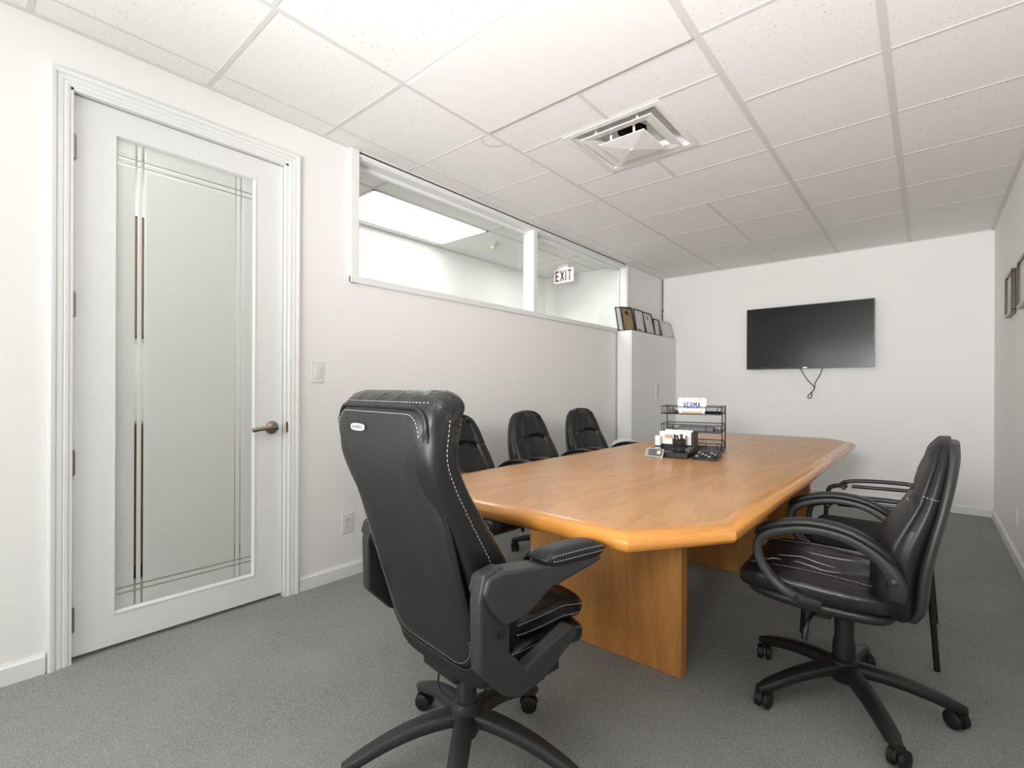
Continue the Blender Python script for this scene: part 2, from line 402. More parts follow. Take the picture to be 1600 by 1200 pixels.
# wall angle
g.box((XR-.022, YR, HC-.010), (XR, YB, HC)); g.box((XL, YB-.014, HC-.006), (XR, YB, HC)); g.box((XL, YR, HC-.008), (XL+.014, YB, HC))
structure(g.build('trim_1', M['grid_white']))
hg = MB()
for x in (-3.02, ): hg.box((x-.008, HY0, HC-.005), (x+.008, HY1, HC))
for y in (2.005, 3.21, 4.42): hg.box((HX, y-.008, HC-.0045), (XL-WT, y+.008, HC))
hg.box((HX, HY0, HC-.006), (HX+.016, HY1, HC)); hg.box((HX, HY1-.016, HC-.0055), (XL-WT, HY1, HC))
structure(hg.build('trim_2', M['grid_white']))
structure(MB().box((XL, 1.60, HC-.013), (XL+.003, 5.10, HC-.003)).build('shadow_gap_strip', M['dark']))  # near-black strip, the shade of the gap under the ceiling put in as colour
# baseboards with an eased top
def base_prof(t=.013, h=.078): return [(0,0),(t,0),(t,h-.014),(t*.55,h-.006),(t*.4,h),(0,h)]
bb = MB()
for ya, yb in ((YR, .262), (1.268, YB)): bb.prism([(XL+p, q) for p, q in base_prof()], ya, yb, 'y')
structure(bb.build('baseboard_left', M['white_paint']))
structure(MB().prism([(YB-p, q) for p, q in base_prof()], XL, XR, 'x').build('baseboard_back', M['white_paint']))
structure(MB().prism([(XR-p, q) for p, q in base_prof()], YR, YB, 'y').build('baseboard_right', M['white_paint']))

# ------------------------------------------------------------------ door
door = structure(thing('door_1', '', '', (0,0,0))); del door['label']; del door['category']
# moulded casing: profile (distance from opening, projection), swept round three sides with mitres
prof = [(0,0),(0,.012),(.006,.016),(.016,.017),(.020,.013),(.024,.017),(.036,.018),(.040,.014),(.044,.021),(.056,.023),(.062,.020),(.064,0)]
OY0, OY1, OZ = .330, 1.200, 2.312
cs = MB(); rings = []
for (yy, zz, dy, dz) in ((OY0, 0, -1, 0), (OY0, OZ, -1, 1), (OY1, OZ, 1, 1), (OY1, 0, 1, 0)):
    rings.append([V((XL+p, yy+dy*d, zz+dz*d)) for d, p in prof])
cs.loft(rings); cs.build('casing', M['white_paint'], door)
jb = MB(); jx0, jx1 = XL-WT-.002, XL+.012
jb.box((jx0, DY0-.0, 0), (jx1, DY0+.013, DZ)); jb.box((jx0, DY1-.013, 0), (jx1, DY1, DZ)); jb.box((jx0, DY0, DZ-.013), (jx1, DY1, DZ))
jb.box((XL-.085, DY0+.013, 0), (XL-.066, DY0+.024, DZ-.013)); jb.box((XL-.085, DY1-.024, 0), (XL-.066, DY1-.013, DZ-.013)); jb.box((XL-.085, DY0+.013, DZ-.024), (XL-.066, DY1-.013, DZ-.013))
jb.build('jamb', M['white_paint'], door)
LX0, LX1 = XL-.062, XL-.018
LY0, LY1, LZ0, LZ1 = .342, 1.184, .018, 2.298
GY0, GY1, GZ0, GZ1 = .474, 1.046, .146, 2.190
lf = MB(); lf.box((LX0, LY0, LZ0), (LX1, GY0, LZ1)); lf.box((LX0, GY1, LZ0), (LX1, LY1, LZ1)); lf.box((LX0, GY0, LZ0), (LX1, GY1, GZ0)); lf.box((LX0, GY0, GZ1), (LX1, GY1, LZ1))
leaf = lf.build('door_leaf', M['door_paint'], door)
bd = MB(); bp_ = [(0,0),(0,.003),(.005,.003),(.012,-.012),(.012,-.018),(0,-.018)]; rings = []
for (yy, zz, dy, dz) in ((GY0, GZ0, 1, 1), (GY0, GZ1, 1, -1), (GY1, GZ1, -1, -1), (GY1, GZ0, -1, 1)):
    rings.append([V((LX1+p, yy+dy*(d-.001), zz+dz*(d-.001))) for d, p in bp_])
bd.loft(rings, closed=True); bd.build('glazing_bead', M['door_paint'], leaf)
M['etched'] = frosted([(.5515, .0048), (.5760, .0048), (.956, .0033), (.9805, .0036)], [(2.111, .0042), (2.085, .0042), (.246, .0042), (.222, .0042)])
MB().box((LX1-.020, GY0, GZ0), (LX1-.014, GY1, GZ1)).build('glass_pane', M['etched'], leaf)
for zc in (2.085, 1.448, .808, .171):
    h = MB(); h.lathe([(.0075, -.045), (.0075, .045)], (XL-.008, .3415, zc), 14)
    for k in (-.027, -.009, .009, .027): h.lathe([(.0082, k-.0012), (.0082, k+.0012)], (XL-.008, .3415, zc), 14)
    h.sphere((XL-.008, .3415, zc+.047), .006, 6); h.sphere((XL-.008, .3415, zc-.047), .006, 6)
    h.box((XL-.0185, .343, zc-.045), (XL-.016, .349, zc+.045))
    h.build('hinge', M['hinge'], door, smooth=40)
hz, hy = .905, 1.128
hd = MB(); hd.lathe([(.0, 0), (.030, 0), (.034, .004), (.034, .009), (.026, .017), (.014, .021), (.012, .046), (.0, .046)], (LX1, hy, hz), 28, 'x')
hn = hd.build('handle_rose', M['nickel'], leaf, smooth=40)
lv = MB(); lv.tube(smooth_path([(LX1+.045, hy+.012, hz), (LX1+.050, hy-.012, hz+.001), (LX1+.050, hy-.05, hz+.001), (LX1+.047, hy-.085, hz-.003), (LX1+.044, hy-.112, hz-.007)], 14), 0, 12, flat=(.014, .021))
lv.build('lever', M['nickel'], hn, smooth=50)
sp_ = MB(); sp_.prism([(LY1+.006, hz-.031), (LY1+.016, hz-.026), (LY1+.021, hz-.012), (LY1+.021, hz+.012), (LY1+.016, hz+.026), (LY1+.006, hz+.031)], XL-.012, XL+.0135, 'x')
sp_.build('strike_plate', M['nickel'], door, smooth=30)

# ------------------------------------------------------------------ window to the hallway
win = structure(thing('window_1', '', '', (0,0,0))); del win['label']; del win['category']
wf = MB()
# flat casing on the room side
wf.box((XL, 1.566, WZ0-.030), (XL+.020, 1.622, HC-.003)); wf.box((XL, 1.566, WZ0-.030), (XL+.024, WY1+.05, WZ0+.012)); wf.box((XL, 1.622, WZ1-.004), (XL+.012, WY1+.01, HC-.022)); wf.box((XL, WY1-.035, WZ0), (XL+.016, WY1+.022, HC-.003))
wf.build('casing', M['white_paint'], win, bevel=.004)
jm = MB()
jm.box((XL-WT, WY0, WZ0), (XL, WY0+.022, WZ1)); jm.box((XL-WT, WY1-.04, WZ0), (XL, WY1, WZ1)); jm.box((XL-WT, WY0, WZ0), (XL, WY1, WZ0+.012)); jm.box((XL-WT, WY0, WZ1-.012), (XL, WY1, WZ1))
jm.box((XL-.105, WY0+.022, WZ1-.034), (XL-.075, WY1-.04, WZ1-.012)); jm.box((XL-.105, WY0+.022, WZ0+.012), (XL-.075, WY1-.04, WZ0+.022))
jm.box((XL-.105, WY1-.06, WZ0), (XL-.075, WY1-.04, WZ1))
jm.build('jamb', M['white_paint'], win, bevel=.002)
MB().box((XL-.112, 3.338, WZ0), (XL+.006, 3.392, WZ1)).build('mullion', M['white_paint'], win, bevel=.003)
for ya, yb in ((WY0+.02, 3.338), (3.392, WY1-.04)):
    MB().box((XL-.094, ya, WZ0+.01), (XL-.088, yb, WZ1-.01)).build('pane', M['glass'], win)

# ------------------------------------------------------------------ things on the ceiling
sp0 = MB().box((TLX+.012, 1.409, HC-.009), (TAX-.015, 1.976, HC-.0005))
tag(sp0.build('ceiling_panel', M['panel_smooth'], bevel=.003), 'smooth white blank panel flush in the ceiling grid, before the air diffuser', 'ceiling panel')
d = thing('air_diffuser', 'white square ceiling air diffuser with stepped cones in the grid', 'air vent', (DFX, DFY, HC))
def sq_frustum(mb, levels):
    mb.loft([[V((-r,-r,z)), V((r,-r,z)), V((r,r,z)), V((-r,r,z))] for r, z in levels], cap=False)
o_ = MB(); sq_frustum(o_, [(DFO-.002, .03), (DFO-.002, -.001), (.286, -.0008), (.286, -.006), (.262, -.009), (.244, -.003), (.244, .03)])
o_.build('flange', M['metal_white'], d, bevel=.001)
ck = MB(); sq_frustum(ck, [(.246, -.002), (.205, .040), (.12, .060), (.062, .062)]); sq_frustum(ck, [(.2475, -.002), (.2475, .075), (.001, .075)])
ck.build('throat', M['metal_white'], d)
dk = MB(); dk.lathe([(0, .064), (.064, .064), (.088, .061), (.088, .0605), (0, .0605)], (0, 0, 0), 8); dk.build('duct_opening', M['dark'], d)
c1 = MB(); sq_frustum(c1, [(.214, -.010), (.211, -.014), (.160, -.006), (.146, .020), (.150, .020), (.163, -.002), (.214, -.010)])
c1.build('cone', M['metal_white'], d)
c2 = MB(); sq_frustum(c2, [(.140, -.034), (.137, -.037), (.05, -.047), (.0005, -.053)]); sq_frustum(c2, [(.140, -.034), (.085, -.022), (.002, -.020)])
c2.build('cone', M['metal_white'], d)
for sx in (-1, 1):
    for sy in (-1, 1):
        MB().tube([(sx*.125, sy*.190, .03), (sx*.125, sy*.188, -.008)], .009, 10).build('spacer', M['metal_white'], d, smooth=50)
        MB().tube([(sx*.070, sy*.120, .05), (sx*.070, sy*.112, -.03)], .007, 10).build('spacer', M['metal_white'], d, smooth=50)
sc_ = MB(); sc_.lathe([(.0, -.0555), (.010, -.055), (.014, -.051), (.0, -.0505)], (0, 0, 0), 18); sc_.build('screw_cap', M['metal_white'], d, smooth=40)

# ------------------------------------------------------------------ wall plates
def plate_switch(name, label, cat, org, ax, nrm, kind):
    """org centre on wall, ax horizontal unit, nrm outward"""
    t = thing(name, label, cat, org); ax = V(ax); nz = V(nrm); up = V((0,0,1))
    mt = basis((0,0,0), ax, up, nz)
    MB().box((-.036, -.058, .0005), (.036, .058, .006), mt).build('wall_plate', M['plastic_white'], t, bevel=.003)
    if kind == 'switch':
        MB().box((-.0175, -.034, .006), (.0175, .034, .008), mt).build('rocker_frame', M['plastic_white'], t, bevel=.001)
        MB().add([mt @ V(p) for p in ((-.0155,-.031,.008),(.0155,-.031,.008),(.0155,.031,.008),(-.0155,.031,.008),(-.0155,-.031,.0095),(.0155,-.031,.0095),(.0155,.031,.0135),(-.0155,.031,.0135))],
                 [(0,3,2,1),(4,5,6,7),(0,1,5,4),(1,2,6,5),(2,3,7,6),(3,0,4,7)]).build('rocker', M['plastic_white'], t, bevel=.001)
    else:
        for s in (-1, 1):
            ol = [(.0165*math.copysign(min(1,abs(cos(a))*1.15), cos(a)), s*.0195+.0145*sin(a)) for a in [2*pi*k/24 for k in range(24)]]
            sk = MB().prism(ol, .006, .0085, 'z', mt).build('socket', M['plastic_white'], t)
            sl = MB()
            for dx, hh in ((-.006, .0045), (.006, .0035)): sl.box((dx-.0012, s*.0195+.001-hh+.002, .0083), (dx+.0012, s*.0195+.001+hh+.002, .0089), mt)
            sl.prism([(.0026*cos(2*pi*k/12), s*.0195-.0085+.0026*sin(2*pi*k/12)) for k in range(12)], .0083, .0089, 'z', mt)
            sl.build('slot', M['dark_ink'], sk)
    return t
plate_switch('light_switch', 'white rocker light switch on the wall beside the door', 'light switch', (XL, 1.369, 1.203), (0,1,0), (1,0,0), 'switch')
plate_switch('wall_outlet', 'white duplex wall outlet low on the wall behind the big chair', 'outlet', (XL, 1.560, .318), (0,1,0), (1,0,0), 'outlet')
plate_switch('wall_outlet', 'white wall outlet low on the right-hand wall', 'outlet', (XR, 4.53, .285), (0,-1,0), (-1,0,0), 'outlet')

# ------------------------------------------------------------------ television
tx0, tx1, tz0, tz1 = -1.573, -.400, 1.352, 2.030
tv = thing('television', 'black flat screen television hung on the end wall', 'television', ((tx0+tx1)/2, YB, (tz0+tz1)/2))
hw, hh = (tx1-tx0)/2, (tz1-tz0)/2
MB().box((-hw+.004, -.062, -hh+.004), (hw-.004, -.036, hh-.004)).build('casing', M['bezel'], tv, bevel=.004)
MB().box((-hw*.6, -.036, -hh*.72), (hw*.6, -.012, hh*.45)).build('rear_housing', M['bezel'], tv, bevel=.008)
MB().box((-.2, -.014, -.15), (.2, -.0005, .12)).build('wall_bracket', M['black_metal'], tv)
fr = MB(); y0, y1 = -.068, -.060
fr.box((-hw, y0, -hh), (hw, y1, -hh+.017)); fr.box((-hw, y0, hh-.008), (hw, y1, hh)); fr.box((-hw, y0, -hh+.017), (-hw+.008, y1, hh-.008)); fr.box((hw-.008, y0, -hh+.017), (hw, y1, hh-.008))
bz = fr.build('bezel', M['bezel'], tv)
MB().box((-hw+.008, -.0655, -hh+.017), (hw-.008, -.061, hh-.008)).build('screen', M['screen'], tv)
MB().box((-.028, -.0690, -hh+.004), (.010, -.0679, -hh+.012)).build('maker_mark', M['steel'], bz)
MB().box((hw-.05, -.0690, -hh+.006), (hw-.035, -.0679, -hh+.010)).build('corner_mark', M['grey_ink'], bz)
yc = YB-.02
cp = smooth_path([(-1.040, yc, 1.40), (-1.038, yc, 1.335), (-1.000, yc-.002, 1.265), (-.968, yc-.004, 1.215), (-.930, yc-.004, 1.172), (-.915, yc-.004, 1.145), (-.930, yc-.003, 1.112), (-.952, yc, 1.085), (-.975, yc, 1.055), (-.968, yc, 1.034), (-.952, yc, 1.034), (-.940, yc+.001, 1.060), (-.943, yc+.006, 1.090), (-.922, yc+.006, 1.125), (-.913, yc+.006, 1.150), (-.912, yc+.006, 1.185), (-.900, yc+.004, 1.215), (-.874, yc, 1.265), (-.858, yc, 1.300), (-.846, yc, 1.345), (-.845, yc, 1.40)], 90)
tag(MB().tube(cp, .0042, 8).build('power_cord', M['black_metal'], smooth=60), 'black looped cord dangling below the wall television', 'cord')

# corner cable with clips
cb = thing('corner_cable', 'dark cable running down the room corner to the cabinet top', 'cable', (XL+.016, YB-.012, 1.80))
MB().tube(smooth_path([(0,0,0), (.002,0,.12), (-.001,0,.28), (.001,0,.45), (.0,0,.62), (.0,0,.735)], 30), .0062, 8).build('sheath', M['rubber'], cb, smooth=60)
for z in (.10, .33): MB().box((-.010, -.004, z-.006), (.012, .010, z+.006)).build('clip', M['black_metal'], cb, bevel=.002)

# ------------------------------------------------------------------ cabinet and the frames on it
CZ, CX0, CX1, CY0, CY1 = 1.760, XL+.002, -2.427, 4.822, YB-.016
cab = thing('storage_cabinet', 'tall narrow white cabinet along the wall in the far corner', 'cabinet', ((CX0+CX1)/2, (CY0+CY1)/2, 0))
ox, oy = (CX0+CX1)/2, (CY0+CY1)/2
CXB = CX0 + .016
MB().box((CXB-ox, CY0-oy, 0), (CX1-.02-ox, CY1-oy, CZ)).build('body', M['cab_white'], cab, bevel=.002)
cd = MB().box((CX1-.018-ox, CY0-oy, .005), (CX1-ox, CY1-oy, CZ)).build('door', M['cab_white'], cab, bevel=.0015)
pl = MB(); py, pz = 5.50-oy, 1.095; px = CX1-ox
for (ya, yb, za, zb) in ((-.062,.062,-.092,-.080), (-.062,.062,.080,.092), (-.062,-.050,-.080,.080), (.050,.062,-.080,.080)): pl.box((px-.001, py+ya, pz+za), (px+.005, py+yb, pz+zb))
hp = pl.build('recessed_pull', M['plastic_white'], cd, bevel=.002)
MB().box((px-.0005, py-.050, pz-.080), (px+.0006, py+.050, pz+.080)).build('pull_recess', M['grey_ink'] if 0 else M['grid_white'], hp)

def stand_frame(label, c, w, h, yaw, lean, m_frame, m_face, bw=.016, mat_w=0.0, th=.014, roll=0, group='framed awards along the cabinet top', name='award_frame', inner=None):
    """framed sheet standing on the cabinet: c = bottom centre (x,y); yaw: direction it faces (0 = +x), lean back angle"""
    t = thing(name, label, 'framed award', (c[0], c[1], CZ+.001), yaw, group)
    mt = Matrix.Rotation(-lean, 4, 'Y')                       # local +x faces out, top tips to -x
    fm = MB()
    fm.box((0, -w/2, 0), (th, w/2, bw), mt); fm.box((0, -w/2, h-bw), (th, w/2, h), mt); fm.box((0, -w/2, bw), (th, -w/2+bw, h-bw), mt); fm.box((0, w/2-bw, bw), (th, w/2, h-bw), mt)
    fm.box((-.002, -w/2+.002, .002), (0.001, w/2-.002, h-.002), mt)
    fm.build('frame', m_frame, t, bevel=.0015)
    if m_face:
        f = MB().box((.002, -w/2+bw, bw), (.006, w/2-bw, h-bw), mt).build('certificate', M['paper'] if mat_w else m_face, t)
        if mat_w: MB().box((.0055, -w/2+bw+mat_w, bw+mat_w), (.0072, w/2-bw-mat_w, h-bw-mat_w), mt).build('printed_sheet', m_face, f)
    if inner:
        dk_ = MB()
        if inner == 'footer': dk_.box((.0058, -w*.26, bw+.010), (.0075, w*.05, bw+.024), mt)
        else: dk_.prism([(.022*cos(2*pi*k/16), h*.76+.026*sin(2*pi*k/16)) for k in range(16)], .0058, .0075, 'x', mt)
        dk_.build(inner, M['dark_ink'] if inner == 'footer' else M['frame_brown'] if m_face is M['gold_plate'] else M['crest_grey'], f)
    return t
stand_frame('black-backed award plaque leftmost on the cabinet, behind the bronze one', (-2.552, 4.872), .14, .280, R(-30), R(15), M['frame_black'], M['paper'], bw=.008)
stand_frame('award plaque with a bronze-coloured sheet on the cabinet top', (-2.498, 4.905), .150, .285, R(-30), R(17), M['frame_black'], M['gold_plate'], bw=.012, inner='crest')
stand_frame('black-framed white certificate with dark footer, beside the bronze plaque', (-2.462, 5.105), .235, .262, R(0), R(9), M['frame_black'], M['card_pink'], bw=.014, inner='footer')
stand_frame('tilted black-framed certificate with crest, overlapping the one with dark footer', (-2.455, 5.345), .240, .262, R(0), R(13), M['frame_black'], M['card_grey'], bw=.013, inner='crest')
stand_frame('small black-framed certificate, between crest certificate and the slim white frame', (-2.462, 5.555), .160, .205, R(0), R(9), M['frame_black'], M['card_grey'], bw=.014, mat_w=.008)
stand_frame('slim white frame tucked behind the silver-framed one', (-2.485, 5.650), .022, .185, R(0), R(9), M['plastic_white'], M['paper'], bw=.008)
stand_frame('wide silver-framed certificate at the back-wall end of the cabinet', (-2.446, 5.835), .325, .205, R(0), R(14), M['frame_silver'], M['card_pink'], bw=.024, mat_w=.02)

# frames on the right-hand wall
for lab, ya, yb, za, zb in (('small dark picture frame on right wall, the one nearer the television', 4.62, 4.98, 1.638, 1.935), ('larger dark picture frame on right wall, cut off by the photo edge', 3.93, 4.36, 1.625, 1.925)):
    t = thing('picture_frame', lab, 'picture', (XR, (ya+yb)/2, (za+zb)/2), 0, 'pictures on the right wall'); w, h = (yb-ya)/2, (zb-za)/2; q = .022
    fm = MB()
    for (y0, y1, z0, z1) in ((-w,w,-h,-h+q), (-w,w,h-q,h), (-w,-w+q,-h+q,h-q), (w-q,w,-h+q,h-q)): fm.box((-.026, y0, z0), (-.001, y1, z1))
    fm.build('frame', M['frame_brown'], t, bevel=.004)
    MB().box((-.012, -w+q, -h+q), (-.004, w-q, h-q)).build('print', M['card_pink'], t)

# ================================================================== HALLWAY
hl = thing('hallway_ceiling_light', 'bright recessed ceiling light seen through the hallway window', 'ceiling light', (-3.335, 2.60, HC))
M['lamp'] = mat('lit_diffuser', (.9, .9, .9), .5, emit=((1.0, .985, .97), 6.5))
lfm = MB(); sqx, sqy = .315, .60
lfm.box((-sqx, -sqy, -.010), (sqx, -sqy+.018, -.0005)); lfm.box((-sqx, sqy-.018, -.010), (sqx, sqy, -.0005)); lfm.box((-sqx, -sqy, -.010), (-sqx+.018, sqy, -.0005)); lfm.box((sqx-.018, -sqy, -.010), (sqx, sqy, -.0005))
lfm.build('frame', M['metal_white'], hl)
MB().box((-sqx+.018, -sqy+.018, -.008), (sqx-.018, sqy-.018, -.0005)).build('diffuser', M['lamp'], hl)
sd = thing('smoke_detector', 'cream smoke detector on the hallway ceiling beyond the window', 'smoke detector', (-3.243, 3.50, HC))
MB().lathe([(0,-.0005),(.060,-.0005),(.062,-.012),(.052,-.022),(.030,-.026),(0,-.026)], (0,0,0), 28).build('base', M['cream'], sd, smooth=40)
MB().lathe([(.024,-.026),(.026,-.045),(.022,-.062),(0,-.064)], (0,0,0), 24).build('sensor', M['cream'], sd, smooth=40)
ex = thing('exit_sign', 'hanging EXIT sign with dark red letters in the hallway', 'sign', (-3.165, 4.60, 2.415))
MB().box((-.132, 0, -.080), (.132, .016, .080)).build('sign_face', M['exit_face'], ex, bevel=.003)
MB().box((-.085, -.008, .080), (.065, .024, HC-2.415-.0005)).build('canopy', M['plastic_white'], ex, bevel=.003)
lt = MB(); s_ = .0185; yq = (-.0022, 0.001); H2 = .060
def bar(p, q, w=s_):
    p, q = V((p[0],0,p[1])), V((q[0],0,q[1])); t = (q-p).normalized(); nn = V((-t.z,0,t.x))*w/2
    lt.loft([[v_+V((0,yq[0],0)) for v_ in (p+nn, p-nn, q-nn, q+nn)], [v_+V((0,yq[1],0)) for v_ in (p+nn, p-nn, q-nn, q+nn)]])
bar((-.104,-H2),(-.104,H2)); bar((-.104,H2-s_/2),(-.060,H2-s_/2)); bar((-.104,0),(-.066,0)); bar((-.104,-H2+s_/2),(-.060,-H2+s_/2))
bar((-.040,-H2),(.006,H2)); bar((-.040,H2),(.006,-H2)); bar((.034,-H2),(.034,H2)); bar((.084,-H2),(.084,H2)); bar((.056,H2-s_/2),(.112,H2-s_/2))
lt.build('lettering', M['exit_red'], ex)
hc = thing('hallway_cabinet', 'brown wooden cabinet glimpsed low through the clear door stripes', 'cabinet', (HX+.14, .86, 0))
MB().box((-.135, -.38, .08), (.13, .38, .90)).build('body', M['brown_wood'], hc, bevel=.004)
MB().box((-.135, -.37, .002), (.11, .37, .08)).build('plinth', M['dark'], hc)
hb = thing('notice_board', 'brown wooden board glimpsed high through the clear door stripes', 'board', (HX+.001, .86, 1.80))
MB().box((0, -.34, -.36), (.03, .34, .36)).build('panel', M['brown_wood'], hb, bevel=.004)
MB().box((-.0005, -.36, -.38), (.018, .36, .38)).build('frame', M['frame_brown'], hb, bevel=.004)

# ================================================================== CONFERENCE TABLE
TZ, TT = .735, .056
TX0, TX1, TY0, TY1, DX, DYc = -1.60, -.40, 1.155, 4.60, .19, .27
def octagon(ins):
    # inset octagon with true mitres
    P = [(TX0+DX, TY0), (TX1-DX, TY0), (TX1, TY0+DYc), (TX1, TY1-DYc), (TX1-DX, TY1), (TX0+DX, TY1), (TX0, TY1-DYc), (TX0, TY0+DYc)]
    out = []; n = len(P)
    for i in range(n):
        a, b, c = V(P[i-1]), V(P[i]), V(P[(i+1) % n])
        n1 = V((-(b-a).y, (b-a).x)).normalized(); n2 = V((-(c-b).y, (c-b).x)).normalized()
        k = (n1+n2); k = k / (1 + n1.dot(n2)); q = b + k*ins; out.append((q.x, q.y))
    return out
tcx, tcy = (TX0+TX1)/2, (TY0+TY1)/2
tb = thing('conference_table', 'long oak conference table with clipped corners and rounded edge', 'table', (tcx, tcy, 0))
off = lambda pts, z: [V((x-tcx, y-tcy, z)) for x, y in pts]
rr = TT/2; eb = MB(); rings = []
for k in range(0, 13):
    a = pi/2 - pi*k/12
    rings.append(off(octagon(rr*1.15 - rr*1.15*cos(a)), TZ-rr+rr*sin(a)))
rings = [off(octagon(.052), TZ+.0003)] + rings + [off(octagon(.052), TZ-TT)]
eb.loft(rings, cap=False); eb.build('edge_moulding', M['oak_edge'], tb, smooth=28)
SEAM = 2.94
inn = octagon(.051)
def clip(poly, y, keep_low):
    out = []
    for i in range(len(poly)):
        p, q = poly[i], poly[(i+1) % len(poly)]
        ip, iq = (p[1] <= y) == keep_low, (q[1] <= y) == keep_low
        if ip: out.append(p)
        if ip != iq: t = (y-p[1])/(q[1]-p[1]); out.append((p[0]+(q[0]-p[0])*t, y))
    return out
for lo in (True, False):
    pg = clip(inn, SEAM + (-.0009 if lo else .0009), lo)
    MB().loft([off(pg, TZ-TT+.002), off(pg, TZ)]).build('tabletop', M['oak_top'], tb)
def bx(name, x0, y0, z0, x1, y1, z1, m, bev=.002): return MB().box((x0-tcx, y0-tcy, z0), (x1-tcx, y1-tcy, z1)).build(name, m, tb, bevel=bev)
bx('base_panel', -1.455, 1.843, 0.001, -.716, 1.900, TZ-TT, M['oak_base'])
bx('base_panel', -1.400, 4.020, 0.001, -.640, 4.077, TZ-TT, M['oak_base'])
bx('pedestal', -1.320, 3.140, 0.001, -.874, 3.860, TZ-TT, M['oak_base'])

# ================================================================== CHAIRS
def star_base(root, hub_z, leg_r, a0, m_leg, hub_top, leg_w=.052, cr=.027, drop=.062):
    """hub, five legs, each with its caster"""
    MB().lathe([(0, hub_z-.055), (.036, hub_z-.055), (.046, hub_z-.03), (.050, hub_z), (.046, hub_z+.022), (.034, hub_z+.030), (.032, hub_top), (0, hub_top)], (0,0,0), 28).build('base_hub', m_leg, root, smooth=35)
    for k in range(5):
        a = a0 + 2*pi*k/5; mt = Matrix.Rotation(a, 4, 'Z')
        rings = []
        for i in range(13):
            t = i/12; r = .03 + (leg_r-.03)*t
            z = hub_z - .006 - (hub_z-drop-.012)*(t**1.9) ; w = leg_w*(1-.30*t); h = .044*(1-.22*t)
            if i == 12: w *= .55; h *= .7
            ring = []
            for q in range(12):
                c_, s_2 = sup(2*pi*q/12, 3.2)
                ring.append(mt @ V((r + (.012 if i == 12 else 0), w/2*c_, z + h/2*s_2)))
            rings.append(ring)
        leg = MB().loft(rings).build('base_leg', m_leg, root, smooth=50)
        sw = a + (.6 if k % 2 else -.9); m2 = Matrix.Translation(mt @ V((leg_r-.004, 0, 0))) @ Matrix.Rotation(sw, 4, 'Z')
        c = MB()
        for s in (-1, 1):
            for rr_ in ([(0, s*.006), (cr*.75, s*.006), (cr, s*.009), (cr, s*.021), (cr*.8, s*.025), (0, s*.025)],):
                rings = [[m2 @ V((-.014+r_*cos(2*pi*q/20), y_, cr+.001+r_*sin(2*pi*q/20))) for q in range(20)] for r_, y_ in rr_]
                c.loft(rings)
        hood = [(-.014+(cr+.004)*cos(t), cr+.004+(cr+.004)*sin(t)) for t in [pi*1.08*i/10 - .1 for i in range(11)]]
        c.loft([[m2 @ V((p, y, q)) for p, q in hood] for y in (-.0055, .0055)])
        c.loft([[m2 @ V((.008*cos(2*pi*q/10), .008*sin(2*pi*q/10), z)) for q in range(10)] for z in (cr+.01, drop+.02)])
        c.build('caster', M['rubber'], leg, smooth=40)

def gauss(x, s): return math.exp(-(x/s)**2)

